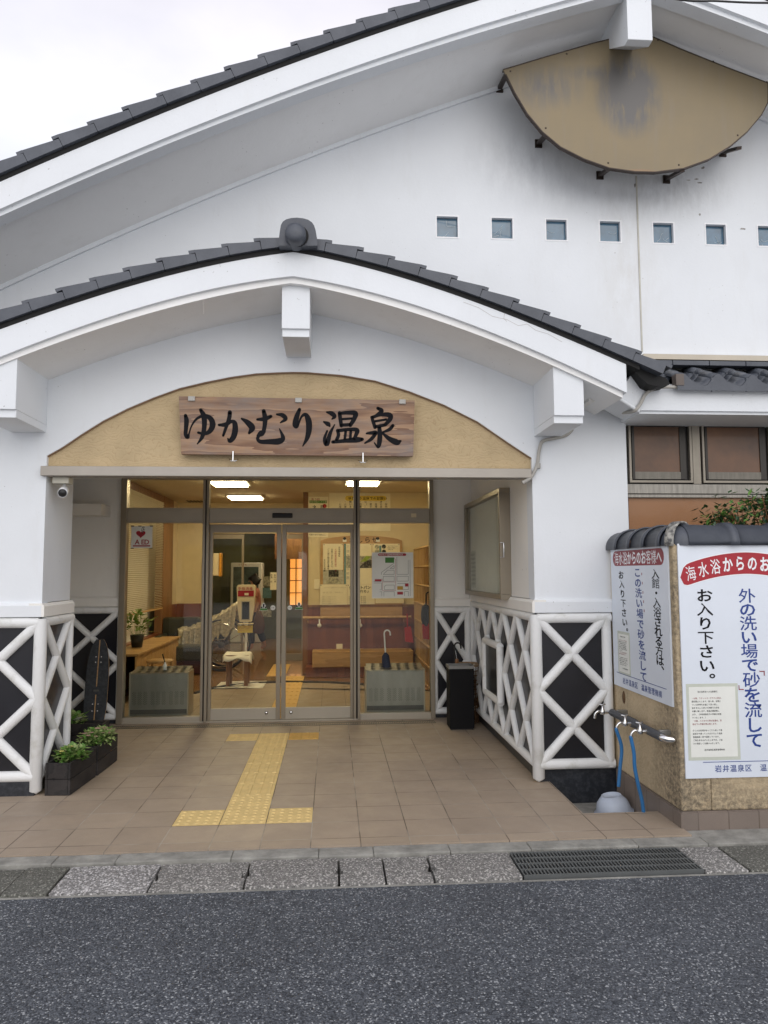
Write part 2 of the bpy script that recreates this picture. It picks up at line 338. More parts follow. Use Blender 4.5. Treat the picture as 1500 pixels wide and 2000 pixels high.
    def text(s, t, o, u, v, size, m=None, vertical=False, sx=1.0, pitch=1.0, bold=.0, res=2, center=True):
        "o = centre of the first cell, u right, v up"
        o, u, v = Vector(o), Vector(u), Vector(v); pen = 0.0
        for ch in t:
            if ch not in ' \u3000\n':
                vs, fs, w = glyph(ch, bold, res)
                cw = 1.0 if ord(ch) > 255 else w
                dx, dy = -.5*cw, -.38
                if vertical and ch in '、。': dx += .6; dy += .55
                s.add([o+u*((x+dx)*size*sx+(0 if vertical else pen))+v*((y+dy)*size-(pen if vertical else 0)) for x, y in vs], fs, m)
                adv = 1 if vertical else (1.0 if ord(ch) > 255 else (w+.08)*sx)
            else: adv = .5 if ch == ' ' else 1
            pen += size*pitch*adv
        return s
    def build(s, name, parent=None, label=None, cat=None, group=None, kind=None, bevel=0, origin=None, solid=0):
        me = bpy.data.meshes.new(name); o = bpy.data.objects.new(name, me); C.objects.link(o)
        off = Vector((0, 0, 0))
        if parent: off = parent['_o'] if '_o' in parent else Vector((0, 0, 0)); off = Vector(off)
        elif origin is not None: off = Vector(origin); o.location = off
        elif label:
            a = np.array(s.v); lo, hi = a.min(0), a.max(0); off = Vector(((lo[0]+hi[0])/2, (lo[1]+hi[1])/2, lo[2])); o.location = off
        me.from_pydata([tuple(Vector(v)-off) for v in s.v], [], s.f)
        for x in s.mats: me.materials.append(x)
        me.polygons.foreach_set('material_index', s.fm); me.polygons.foreach_set('use_smooth', s.sm)
        me.validate(); me.update()
        if parent: o.parent = parent; o['_o'] = tuple(off)
        else: o['_o'] = tuple(off)
        if solid:
            k = o.modifiers.new('s', 'SOLIDIFY'); k.thickness = solid
        if bevel:
            k = o.modifiers.new('b', 'BEVEL'); k.width = bevel; k.segments = 2; k.limit_method = 'ANGLE'; k.angle_limit = math.radians(50)
        tag(o, label, cat, group, kind); return o
def tag(o, label=None, cat=None, group=None, kind=None):
    for k, v in (('label', label), ('category', cat), ('group', group), ('kind', kind)):
        if v: o[k] = v
def thing(name, label, cat, loc, group=None):
    o = bpy.data.objects.new(name, None); C.objects.link(o); o.location = loc; o['_o'] = tuple(loc); o.empty_display_size = .1
    tag(o, label, cat, group); return o
def catmull(pts, k=8):
    P = [np.array(p, float) for p in pts]; P = [2*P[0]-P[1]]+P+[2*P[-1]-P[-2]]; out = []
    for i in range(1, len(P)-2):
        for j in range(k):
            t = j/k; a, b, c, d = P[i-1:i+3]
            out.append(.5*((2*b)+(c-a)*t+(2*a-5*b+4*c-d)*t*t+(3*b-a-3*c+d)*t**3))
    out.append(P[-2]); return out
X3 = Vector((1, 0, 0)); Y3 = Vector((0, 1, 0)); Z3 = Vector((0, 0, 1))
def R2(a): return round(a, 4)

# ================================================================== SETTING
YF, YD = .78, 3.36          # front wall plane and entrance glass plane
XL, XR, XC = -1.15, 2.62, .745
B(mat('bounce_concrete', (.72, .715, .69), .9, var=.1, vs=2)).box(-60, 60, -60, -4.35, -.30, -.032).build('bounce_pavement', kind='structure', origin=(0, 0, 0))  # unseen pale ground, added to bounce light up to soffits and recess
B(MASPH).box(-60, 60, -4.35, -.945, -.30, -.03).build('road', kind='structure', origin=(0, 0, 0))
B(MCONC).box(-60, 60, -.945, 40, -.45, -.20).build('ground', kind='structure', origin=(0, 0, 0))
b = B(MTILE)
b.box(-8, 2.71, -.42, YD, -.16, 0); b.box(2.7101, 3.24, -.42, .03, -.16, 0)
b.build('porch_floor', kind='structure', origin=(0, 0, 0))
b = B(MCONC)
xs = [-8, -2.3, -1.15, -.55, -.2, .45, .95, 1.27, 1.72, 2.2, 2.85, 3.28, 3.9, 5.4, 8]
for i in range(len(xs)-1):
    j = random.uniform(-.012, .012)
    b.box(xs[i]+.001, xs[i+1]-.001, -.545+j*.6, -.421, -.16, -.007+j*.15)
b.box(3.24, 8, -.4209, -.31, -.16, -.012)
b.build('kerb', kind='structure', bevel=.006, origin=(0, 0, 0))
B(MCONC).box(2.7, 3.24, .03, YF, -.199, -.165).build('wash_pit_floor', kind='structure', origin=(0, 0, 0))
# gutter cover slabs
xs = [-2.6, -2.0, -1.37, -.67, -.43, .07, .565, 1.065, 1.315, 1.575, 2.055]
desc = ['mossy grey gutter slab at the left edge of the frame', 'long mossy gutter slab left of the narrow one', 'mossy aggregate gutter slab left of the narrow piece', 'narrow dark gutter slab left of the whitest one', 'whitest speckled gutter slab, left of the big gap',
        'pale gutter slab between the two notched joints', 'grey gutter slab with a hand hole at its right end', 'short grey gutter slab in front of the yellow tiles', 'short gutter slab with a hand hole beside it', 'gutter slab directly left of the steel grate']
for i in range(10):
    mm = MGRANW if i == 4 else MGRAND if i < 4 else MGRAN
    y0, y1, x0, x1 = -.925, -.575, xs[i]+.006, xs[i+1]-.006
    poly = [(x0, y0), (x1, y0)]
    if i in (4, 5, 6, 8): poly += [(x1, -.80), (x1-.022, -.79), (x1-.022, -.72), (x1, -.71)]
    poly += [(x1, y1), (x0, y1)]
    if i in (5, 6, 7, 9): poly += [(x0, -.71), (x0+.018, -.72), (x0+.018, -.79), (x0, -.80)]
    o = B(mm).prism(poly, 'z', -.14, -.014-.004*(i % 3)).build('gutter_slab', label=desc[i], cat='paving slab', group='slabs covering the roadside gutter', bevel=.006)
for x0, x1, d in ((3.07, 3.31, 'grey gutter slab just right of the steel grate'), (3.32, 3.95, 'dark patched gutter slab below the white enamel sign'), (3.96, 4.7, 'gutter slab at the right edge of the frame')):
    B(MGRAND if x0 > 3.3 else MGRAN).box(x0, x1, -.925, -.575, -.14, -.016).build('gutter_slab', label=d, cat='paving slab', group='slabs covering the roadside gutter', bevel=.006)
b = B(MCONC); b.box(-8, 8, -.574, -.547, -.16, -.03); b.box(-8, 8, -.9445, -.927, -.16, -.028)
b.build('gutter_edge', kind='structure', origin=(0, 0, 0))
def grate(name, x0, x1, y0, y1, z, step, bars, label, cross=False, m=None):
    t = thing(name, label, 'drain grate', ((x0+x1)/2, (y0+y1)/2, z-.03))
    b = B(m or MSTEELD)
    n = int((x1-x0)/step)
    for i in range(n+1):
        x = x0+(x1-x0)*i/n; b.box(x-.0035, x+.0035, y0, y1, z-.025, z)
    b.build('bars', t)
    b = B(m or MSTEELD)
    for k in range(bars+1):
        y = y0+(y1-y0)*k/bars; b.box(x0-.004, x1+.004, y-.004, y+.004, z-.03, z+.0015)
    b.build('cross_bars', t)
    B(MBLKM).box(x0, x1, y0, y1, z-.12, z-.11).build('channel', t)
grate('drain_grate', 2.065, 3.06, -.905, -.585, -.012, .020, 4, 'long grey steel drain grate set in the roadside gutter', m=mat('galvanised_steel', (.16, .17, .17), .5, .5))
grate('entrance_drain', -1.62, 2.14, 3.07, 3.19, .004, .019, 1, 'narrow slotted drain channel across the foot of the glass entrance', m=mat('drain_steel', (.13, .12, .10), .5, .5))
# tactile paving
def tactile(kx, ky, kind, label, m=MYEL, z=.0045):
    x0, y0 = kx*.3+.003, ky*.3+.003; x1, y1 = x0+.294, y0+.294
    b = B(m).box(x0, x1, y0, y1, 0.0005, z)
    if kind == 'dots':
        for i in range(5):
            for j in range(5):
                b.lathe([(.0175, 0), (.013, .0045), (0, .005)], (x0+.0294+.0588*i, y0+.0294+.0588*j, z-.0002), seg=10)
    else:
        for i in range(4):
            xx = x0+.036+.074*i; y_a, y_b = y0+.012, y1-.012
            b.add([(xx-.017, y_a, z), (xx+.017, y_a, z), (xx+.017, y_b, z), (xx-.017, y_b, z), (xx-.011, y_a+.006, z+.005), (xx+.011, y_a+.006, z+.005), (xx+.011, y_b-.006, z+.005), (xx-.011, y_b-.006, z+.005)],
                  [(4, 5, 6, 7), (0, 1, 5, 4), (1, 2, 6, 5), (2, 3, 7, 6), (3, 0, 4, 7)])
    b.build('tactile_tile', label=label, cat='tactile tile', group='yellow tactile tiles of the guide path')
ordn = ['nearest the road', 'second from the road', 'third from the road', 'fourth from the road', 'fifth from the road', 'sixth from the road', 'seventh from the road', 'next to last before the drain', 'closest to the entrance drain']
for r in range(9):
    k = 'dots' if r in (0, 1, 7, 8) else 'bars'
    tactile(1, r, k, f'yellow tactile tile with {k}, {ordn[r]} in the middle strip')
tactile(0, 0, 'dots', 'yellow dotted tactile tile left of the strip, by the road')
tactile(2, 0, 'dots', 'yellow dotted tactile tile right of the strip, by the road')
tactile(0, 8, 'dots', 'yellow dotted tactile tile left of the strip, by the entrance')
tactile(2, 8, 'bars', 'deeper yellow barred tactile tile right of the strip, by the entrance', MYEL2)

# ================================================================== BATHHOUSE
H = thing('bathhouse', 'white plastered bathhouse with black and white lattice base and grey tiled roofs', 'building', (XC, YF, 0))
def fit(pts, Y, xc, deg=4, peak=None):
    q = [at(x, y, Y=Y) for x, y in pts]; d = np.array([abs(p.x-xc) for p in q]); z = np.array([p.z for p in q])
    return np.poly1d(np.polyfit(d, z, deg))
def curve(pf, xc, d0, d1, n=40, dz=0): return [(xc+x, float(pf(abs(x)))+dz) for x in np.linspace(d0, d1, n)]
# --- porch roof edge
YB = .17
p_top = fit([(578, 493), (640, 505), (733, 528), (833, 557), (933, 592), (1000, 618), (1067, 643), (1133, 672), (1200, 702), (1237, 719), (1270, 733), (1303, 746)], YB, XC, 3)
p_low = fit([(578, 540), (667, 556), (767, 583), (867, 614), (1000, 664), (1083, 701), (1150, 734), (1218, 763)], YB, XC, 3)
p_str = fit([(578, 553), (667, 572), (767, 598), (867, 631), (1000, 678), (1083, 717), (1200, 769)], YB+.03, XC, 3)
D1 = 2.42
B(MW).sheet(curve(p_top, XC, -D1, D1, 61), curve(p_low, XC, -D1, D1, 61), YB, YB+.12).build('porch_bargeboard', H)
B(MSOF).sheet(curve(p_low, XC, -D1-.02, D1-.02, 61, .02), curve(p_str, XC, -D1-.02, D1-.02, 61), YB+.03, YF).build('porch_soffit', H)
B(MUNDER).sheet(curve(p_top, XC, -D1-.12, D1+.10, 61, .036), curve(p_top, XC, -D1-.12, D1+.10, 61, .002), YB-.006, YF+.06).build('porch_roof_underlay', H)
def verge(name, pf, xc, d0, d1, step, y0, y1, dz, h=.085):
    b = B(MROOF)
    for sg in (-1, 1):
        d = d0
        while d < d1:
            e = d+step; z0, z1 = float(pf(d))+dz, float(pf(e))+dz
            tn = Vector((e-d, z1-z0)).normalized(); nn = Vector((-tn.y, tn.x))
            a, c = Vector((d, z0)), Vector((e, z1))
            if d == d0: a = Vector((0, float(pf(0))+dz))
            j = random.uniform(-.003, .003)
            body = [a, c-tn*.003, c-tn*.003+nn*(h+.012+j), a+nn*(h-.016+j)]
            lip = [c-tn*.0035+nn*(h-.008+j), c+tn*.042+nn*(h-.010+j), c+tn*.042+nn*(h+.014+j), c-tn*.0035+nn*(h+.0125+j)]
            b.prism([(xc+sg*p[0], p[1]) for p in body], 'y', y0+abs(j)*.8, y1); b.prism([(xc+sg*p[0], p[1]) for p in lip], 'y', y0+.001, y1)
            d = e
    return b.build(name, H, bevel=.004)
verge('porch_roof', p_top, XC, .0, D1+.26, .2235, YB-.035, YF+.085, .037, .074)
# ridge end ornament
q0 = at(580, 495, Y=YB-.1); rx, rz = q0.x, float(p_top(0))+.04
k = (YB-.1-CAM.y)/CF*1.02
def oq(X, Y, yy=-.0): p = at(530+X/13.64, 400+Y/13.64, Y=YB-.10); return (p.x, p.z)
out = [(190, 900), (205, 800), (225, 650), (250, 510), (300, 420), (390, 360), (520, 325), (680, 312), (840, 330), (980, 370), (1080, 440), (1140, 530), (1175, 640), (1200, 780), (1225, 930)]
ar = [oq(*p) for p in out]+[oq(1225, 1060), oq(190, 1060)]
b = B(MROOF).prism(ar, 'y', YB-.085, YF); orn = b.build('ridge_end_tile', H, bevel=.006)
cx, cz = oq(648, 835); rr = (oq(925, 835)[0]-oq(365, 835)[0])/2
Mx = Matrix.Rotation(PI/2, 3, 'X')
B(MROOF).lathe([(0, .165), (rr*.5, .162), (rr*.88, .150), (rr, .125), (rr, 0)], (cx, YB-.02, cz), seg=40, M=Mx).build('round_cap', orn)
rr2 = rr*1.12
b = B(MUNDER).lathe([(0, .0), (rr2, 0)], (cx+.008, YB-.088, cz+.008), seg=40, M=Mx); b.build('cap_recess', orn)
MHAIR_C = mat('hairline', (.42, .38, .35), .9)
for pl in ([(905, 590), (935, 601), (962, 618), (990, 624), (1012, 636), (1030, 633), (1046, 645), (1070, 652), (1098, 668)], [(986, 608), (984, 622), (990, 628)], [(398, 588), (397, 612)]):
    b = B(MHAIR_C); q_ = [at(x, y, Y=YB-.0012) for x, y in pl]
    for p, c in zip(q_[:-1], q_[1:]):
        d = (c-p).normalized(); nn = Vector((-d.z, 0, d.x))*.0011; b.add([p-nn, c-nn, c+nn, p+nn], [(0, 1, 2, 3)])
    b.build('hairline_crack', H)
# --- main gable roof edge
YG = .86; YM = .05; XG = 3.35
m_top = fit([(0, 355), (200, 270), (400, 188), (600, 114), (700, 78), (900, 12)], YM, XG, 2)
m_low = fit([(0, 408), (200, 320), (400, 238), (600, 166), (700, 124), (900, 60), (1100, 2)], YM, XG, 2)
m_str = fit([(0, 422), (200, 335), (400, 252), (600, 176), (700, 140), (900, 76), (1100, 16)], YM+.03, XG, 2)
m_wal = fit([(0, 560), (200, 470), (400, 382), (600, 306), (900, 192), (980, 170)], YG, XG, 2)
DM = 6.2
B(MW).sheet(curve(m_top, XG, -DM, DM, 61), curve(m_low, XG, -DM, DM, 61), YM, YM+.14).build('gable_bargeboard', H)
B(MW).sheet(curve(m_low, XG, -DM, DM, 61, .02), curve(m_str, XG, -DM, DM, 61), YM+.03, YM+.14).build('gable_moulding', H)
lo = curve(m_str, XG, -DM, DM, 61); wa = curve(m_wal, XG, -DM, DM, 61)
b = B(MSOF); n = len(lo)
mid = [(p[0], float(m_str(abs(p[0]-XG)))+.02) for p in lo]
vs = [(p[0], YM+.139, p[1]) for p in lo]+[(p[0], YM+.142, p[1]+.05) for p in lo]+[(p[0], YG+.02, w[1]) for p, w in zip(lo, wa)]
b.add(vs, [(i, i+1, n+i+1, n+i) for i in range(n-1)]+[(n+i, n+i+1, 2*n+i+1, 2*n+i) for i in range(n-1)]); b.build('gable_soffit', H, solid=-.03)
B(MW).sheet([(p[0], p[1]+.02) for p in wa], [(p[0], p[1]-.035) for p in wa], YG-.02, YG+.01).build('gable_cornice', H)
B(MUNDER).sheet(curve(m_top, XG, -DM, DM, 61, .036), curve(m_top, XG, -DM, DM, 61, .002), YM-.006, YM+.6).build('gable_roof_underlay', H)
verge('gable_roof', m_top, XG, .0, DM, .232, YM-.035, 9.5, .037, .078)
b = B(MW); b.prism([(YM+.06, 5.60), (YM+.13, 5.60), (YG, 6.05), (YG, 6.4), (YM+.06, 6.4)], 'x', 3.235, 3.425)
b.build('ridge_beam_end', H, bevel=.004)
# upper gable wall with seven small openings
wx = [1.875+.4600*i for i in range(7)]; wz0, wz1 = 4.369, 4.564
def zt(x): return float(m_wal(abs(x-XG)))+.05
b = B(MWG)
xsq = sorted(set([R2(x) for x in np.linspace(-2.6, 9.3, 40)]+[R2(x) for x in wx]+[R2(x+.195) for x in wx]))
for i in range(len(xsq)-1):
    x0, x1 = xsq[i], xsq[i+1]; xm = (x0+x1)/2
    op = any(w-.001 < xm < w+.196 for w in wx)
    if op:
        b.prism([(x0, 3.3), (x1, 3.3), (x1, wz0), (x0, wz0)], 'y', YG, YG+.2); b.prism([(x0, wz1), (x1, wz1), (x1, zt(x1)), (x0, zt(x0))], 'y', YG, YG+.2)
    else: b.prism([(x0, 3.3), (x1, 3.3), (x1, zt(x1)), (x0, zt(x0))], 'y', YG, YG+.2)
b.build('gable_wall', H)
for i, w in enumerate(wx):
    o = B(MWHITE); t = .010
    o.box(w-.001, w+.196, YG-.003, YG+.03, wz0-.001, wz0+t); o.box(w-.001, w+.196, YG-.003, YG+.03, wz1-t, wz1+.001)
    o.box(w-.001, w+t, YG-.003, YG+.03, wz0+t, wz1-t); o.box(w+.195-t, w+.196, YG-.003, YG+.03, wz0+t, wz1-t)
    fr = o.build('small_window', H)
    B(MGBLK).box(w+t, w+.195-t, YG+.035, YG+.05, wz0+t, wz1-t).build('pane', fr)
    g = B(MCRACK); rnd = random.Random(i*5+2)
    for _ in range(3 if i not in (2, 3) else 1):
        p = Vector((w+.05+rnd.random()*.09, YG+.033, wz0+.04+rnd.random()*.08)); a = rnd.random()*6.3
        for _s in range(6):
            a += rnd.uniform(-.8, .8); q = p+Vector((math.cos(a), 0, math.sin(a)))*.018
            if not (w+.02 < q.x < w+.175 and wz0+.02 < q.z < wz1-.02): break
            dd = (q-p).normalized(); nn = Vector((-dd.z, 0, dd.x))*.0016
            g.add([p-nn, q-nn, q+nn, p+nn], [(0, 1, 2, 3)]); p = q
    g.build('frost_pattern', fr)
B(MAT_J := mat('aged_sealant', (.50, .485, .43), .8, var=.15, vs=8)).box(3.587, 3.599, YG-.006, YG+.001, 3.43, 4.96).build('wall_joint', H)
B(MW).box(3.57, 7, YG-.012, YG+.001, 3.405, 3.43).build('wall_base_moulding', H)
b = B(mat('plaster_scar', (.30, .29, .27), .9, var=.6, vs=30))
rnd = random.Random(4)
for cx, cy, w, h in ((1373, 328, 8, 5), (1360, 350, 9, 3), (1366, 357, 10, 3), (1240, 362, 4, 10), (1367, 419, 5, 4), (1451, 447, 13, 5), (1345, 352, 8, 2), (772, 165, 6, 3)):
    pp = []
    for a in range(9):
        t = 2*PI*a/9; q = at(cx+math.cos(t)*w*.5*rnd.uniform(.5, 1.2), cy+math.sin(t)*h*.5*rnd.uniform(.5, 1.2), Y=YG); pp.append((q.x, q.z))
    b.prism(pp[::-1], 'y', YG-.002, YG+.001); b.build('plaster_scar', H); b = B(bpy.data.materials['plaster_scar'])

# --- porch front wall with the arch
arch = [(93, 890), (120, 874), (160, 847), (200, 822), (250, 797), (300, 776), (350, 758), (400, 746), (450, 736), (500, 729), (540, 727), (572, 726), (600, 726.5), (667, 732), (733, 743), (800, 764), (867, 790), (933, 823), (1000, 869), (1030, 894)]
A = [at(x, y, Y=YF) for x, y in arch]; A = [(p.x, p.z) for p in A]; A[0] = (XL, A[0][1]); A[-1] = (XR, A[-1][1])
ZL0, ZL1 = 2.362, 2.436
def zs(x): return min(float(p_str(abs(x-XC)))+.03, 4)
b = B(MW)
ax = [p[0] for p in A]; az = [p[1] for p in A]
for i in range(len(A)-1):
    b.prism([A[i], A[i+1], (A[i+1][0], zs(A[i+1][0])), (A[i][0], zs(A[i][0]))], 'y', YF, YF+.17)
b.prism([(-2.05, 1.405), (XL, 1.405), (XL, zs(XL)), (-2.05, zs(-1.9))], 'y', YF, YF+.17)
b.prism([(XR, 1.405), (3.40, 1.405), (3.40, 2.94), (3.12, zs(3.1)), (XR, zs(XR))], 'y', YF, YF+.17)
b.build('porch_wall', H)
b = B(MSTUC)
for i in range(len(A)-1): b.prism([(A[i][0], ZL1-.02), (A[i+1][0], ZL1-.02), (A[i+1][0], A[i+1][1]+.01), (A[i][0], A[i][1]+.01)], 'y', YF+.035, YF+.16)
b.build('arch_panel', H)
b = B(mat('arch_trim', (.30, .19, .12), .6)).sheet([(x, z+.002) for x, z in A], [(x, z-.006) for x, z in A], YF+.012, YF+.05); b.build('arch_trim', H)
b = B(MLINT).box(-1.178, 2.605, YF-.045, YF+.10, ZL0, ZL1); b.build('lintel', H, bevel=.004)
B(MFRAMEL).box(-1.15, 2.58, YF+.10, YF+.17, ZL0+.015, ZL1+.1).build('lintel_back', H)
# pillars (inner faces), recess walls and ceiling
B(MW).box(-1.97, XL, YF+.1701, 1.37, 1.405, 2.74).build('left_pillar', H)
B(MWD).box(XR, 3.40, YF+.1701, YD+.1, 1.405, 2.74).build('right_porch_wall', H)
B(MWD).box(-2.05, -1.25, YD, YD+.12, 1.37, 2.72).build('back_wall', H)
B(MWD).box(2.14, XR, YD, YD+.12, 1.33, 2.72).build('back_wall', H)
B(MWD).box(-2.07, -1.97, YF+.171, YD+.12, 0, 2.72).build('alcove_side_wall', H)
B(MWD).box(-1.97, 2.62, YF+.17, YD+.12, 2.70, 2.9).build('porch_ceiling', H)
B(MWD).box(-1.9699, -1.42, 3.02, 3.3599, 2.24, 2.36).build('alcove_beam', H)
# beam ends under the eaves
def beam(x0, x1, zb, y0, extra):
    b = B(MW); b.box(x0, x1, y0+.02, YF, zb, extra); b.box(x0-.003, x1+.003, y0, YF-.01, zb+.055, extra)
    return b.build('beam_end', H, bevel=.003)
beam(2.642, 2.86, 2.701, .225, 3.12); beam(-1.42, -1.16, 2.70, .215, 3.12); beam(.665, .86, 3.318, .245, 3.72)
# belts
def chamfer_x(x0, x1, yf, yb, z0, z1): return [(yf, z0), (yb, z0), (yb, z1), (yf+.018, z1), (yf, z1-.022)]
for a, c in ((XR-.01, 3.235), (-2.05, XL+.01)): B(MW).prism(chamfer_x(0, 0, YF-.035, YF+.1, 1.30, 1.405), 'x', a, c).build('belt_course', H)
P = lambda xf, xb, z0, z1: [(xf, z0), (xb, z0), (xb, z1), (xf+(.018 if xb > xf else -.018), z1), (xf, z1-.022)]
for a in ((P(XR-.03, XR+.08, 1.30, 1.3999), 'y', YF-.034, YD-.0005), (P(XL+.03, XL-.08, 1.30, 1.3999), 'y', YF-.034, 1.40), (chamfer_x(0, 0, YD-.03, YD+.1, 1.262, 1.37), 'x', -1.97, -1.255), (chamfer_x(0, 0, YD-.03, YD+.1, 1.235, 1.33), 'x', 2.142, XR-.03)):
    B(MWD).prism(*a).build('inner_belt_course', H)
# lattice panels
def lattice(label, o, u, n, L, z0, z1, cells, rows=2, r=.038, vl=True, vr=True, skip=None):
    "o: bottom start on the panel plane, u along, n outwards"
    o, u, n = Vector(o), Vector(u), Vector(n)
    bk = B(MPANEL); c = o+u*L/2-n*.03+Z3*((z0+z1)/2); bk.obox(c, u, n, Z3, L/2, .025, (z1-z0)/2)
    par = bk.build('lattice_panel', H, label=label)
    P = lambda s, z: o+u*s+Z3*z+n*.004
    t = B(MTUBE); s0, s1 = r*(1.0 if vl else .2), L-r*(1.0 if vr else .2); za, zb = z0+r*.9, z1-r*.9
    t.tube([P(0, za), P(L, za)], r*1.06); t.tube([P(0, zb), P(L, zb)], r*1.06)
    if vl: t.tube([P(r*.9, z0+.01), P(r*.9, z1-.01)], r*1.03)
    if vr: t.tube([P(L-r*.9, z0+.01), P(L-r*.9, z1-.01)], r*1.03)
    a, bb = (r*1.2 if vl else 0), L-(r*1.2 if vr else 0); cw = (bb-a)/cells; ch = (zb-za)/rows
    for i in range(cells):
        for j in range(rows):
            if skip and (i, j) in skip: continue
            p, q = a+i*cw, za+j*ch
            t.tube([P(p, q), P(p+cw, q+ch)], r*.98, cap=False); t.tube([P(p+cw, q), P(p, q+ch)], r*.97, cap=False)
    t.build('lattice', par)
    return par
lattice(None, (XR+.012, YF-.0, 0), X3, -Y3, 3.21-XR, .10, 1.292, 1, vl=False)
lattice(None, (-2.32, YF-.0, 0), X3, -Y3, XL-.012+2.32, .10, 1.292, 2, vl=False, vr=False)
lp = lattice(None, (XR, YF+.03, 0), Y3, -X3, YD-YF-.05, .10, 1.292, 5, vl=False, r=.034)
lattice(None, (XL, YF+.03, 0), Y3, X3, .58, .10, 1.292, 1, vl=False, r=.036)
lattice(None, (-1.95, YD-.002, 0), X3, -Y3, .705, .045, 1.255, 1, r=.036)
lattice(None, (2.145, YD-.002, 0), X3, -Y3, XR-2.145-.03, .045, 1.228, 1, r=.036)
for x in (XR+.004, XL-.004): B(MTUBE).tube([(x, YF+.004, -.0), (x, YF+.004, .03), (x, YF+.004, 1.285)], .046, seg=20, rs=[.004, .046, .046]).build('lattice_corner_post', H)
B(MTUBE).tube([(XL-.004, 1.375, .1), (XL-.004, 1.375, 1.285)], .036).build('lattice_corner_post', H)
# stone plaque in its own tube frame
fr = B(MTUBE); X0 = XR-.042; ya, yb, za, zb = 1.84, 2.50, .42, .93
for p, q in (((ya, za), (yb, za)), ((ya, zb), (yb, zb)), ((ya, za), (ya, zb)), ((yb, za), (yb, zb))): fr.tube([(X0, p[0], p[1]), (X0, q[0], q[1])], .035)
fo = fr.build('plaque_frame', H)
B(mat('etched_stone', (.012, .014, .013), .3, col2=(.12, .13, .12), thr=(.58, .8), vs=14)).box(X0-.004, X0+.03, ya, yb, za, zb).build('stone_plaque', fo)
# plinths
for a in ((XR-.0, 3.24, YF+.012, YF+.2, -.20, .101), (XR+.012, XR+.2, YF+.2, YD, -.01, .101), (-2.3, XL, YF-.03, YF+.2, -.01, .101), (XL-.2, XL-.01, YF+.2, 1.38, -.01, .101), (-1.97, -1.25, YD+.001, YD+.1, 0, .05), (2.14, XR, YD+.001, YD+.1, 0, .05)):
    B(MBLACKG).box(*a).build('plinth', H)
# --- side window bay right of the porch
YWN = .86
pw = at(1222, 812, Y=YWN).x
b = B(mat('black_window_recess', (.02, .018, .017), .5)); b.box(pw, 7.0, YWN+.04, YWN+.06, 1.0, 2.93); b.build('window_recess', H)
B(MWD).box(pw-.02, 7, YWN+.07, YWN+.2, 0, 2.7).build('bay_wall', H)
MWINF = mat('window_aluminium', (.25, .225, .185), .4, .4)
MSILL = mat('weathered_sill', (.36, .34, .30), .7, var=.25, vs=16, stretch=(3, 1, .25))
MRAIL = mat('dull_sash_rail', (.20, .185, .155), .6, var=.2, vs=12, stretch=(3, 1, .3))
def win(x0, x1, z0, z1, openx=False):
    w = .03; f = B(MWINF)
    f.box(x0, x1, YWN+.0, YWN+.035, z0, z0+.018); f.box(x0, x0+.018, YWN, YWN+.035, z0+.018, z1)
    f2 = f; f2.box(x1-.02, x1, YWN, YWN+.035, z0+.018, z1); f2.box(x0+.018, x1-.02, YWN, YWN+.035, z1-.02, z1)
    o = f.build('window_frame', H)
    s = B(MDKS); a0, a1, c0, c1 = x0+.03, x1-.05, z0+.03, z1-.03
    s.box(a0, a1, YWN+.01, YWN+.03, c1-.045, c1); s.box(a1-.05, a1, YWN+.01, YWN+.03, c0, c1-.045); s.box(a0, a0+.02, YWN+.01, YWN+.03, c0, c1-.045)
    s.box(a0+.02, a1-.05, YWN+.01, YWN+.03, c0, c0+.06, MRAIL); s.build('sash', o)
    B(MWING).box(a0+.02, a1-.05, YWN+.018, YWN+.022, c0+.06, c1-.045).build('pane', o)
MDKS = mat('dark_sash', (.03, .027, .024), .35, .5)
z0w, z1w = 2.345, 2.885
x1a = at(1352, 880, Y=YWN).x; x2a = at(1372, 880, Y=YWN).x
win(pw+.02, x1a, z0w, z1w); win(x2a, x2a+.60, z0w, z1w); win(x2a+.68, x2a+1.28, z0w, z1w)
B(MWINF).box(x1a+.004, x2a-.02, YWN, YWN+.036, z0w-.01, z1w).build('mullion', H)
MSILL = mat('weathered_sill', (.36, .34, .30), .7, var=.25, vs=16, stretch=(3, 1, .25))
b = B(MSILL); b.box(pw-.005, 7, YWN-.005, YWN+.04, 2.255, 2.33); b.box(pw-.005, 7, YWN-.012, YWN+.04, 2.222, 2.245); b.build('transom_rail', H)
B(MORANGE).box(pw+.01, 7, YWN+.02, YWN+.035, .9, 2.22).build('spandrel_pane', H)
# --- pent eave over the window bay
yE = .40
zA, zB = at(1400, 757, Y=yE).z, at(1400, 803, Y=yE).z
b = B(MW); b.box(3.36, 7.2, yE, yE+.10, zB, zA+.02); b.build('pent_fascia', H)
B(MW).box(3.36, 7.2, yE+.02, YWN+.03, zB-.022, zB+.02).build('pent_soffit', H)
q1, q2 = at(1237, 745, Y=.30), at(1218, 768, Y=.30)
b = B(MW)
pA, pB, pC, pD = at(1240, 722, Y=.30), at(1275, 760, Y=yE), at(1253, 803, Y=yE), at(1204, 775, Y=.30)
vs = [pA, pB, pC, pD]; vs += [Vector((p.x, p.y+.35, p.z)) for p in vs]
b.add(vs, [(0, 3, 2, 1), (4, 5, 6, 7), (0, 1, 5, 4), (1, 2, 6, 5), (2, 3, 7, 6), (3, 0, 4, 7)]); b.build('eave_return', H)
pA, pB = at(1203, 775, Y=.28), at(1247, 803, Y=.38)
b = B(MW).tube([pA, pB], .013); b.build('eave_return_bead', H)
b = B(MUNDER); pp = [at(x, y, Y=.22) for x, y in ((1236, 712), (1300, 739), (1309, 750), (1284, 755), (1264, 750), (1240, 728))]
b.prism([(p.x, p.z) for p in pp][::-1], 'y', .215, .60); b.build('valley_flashing', H)
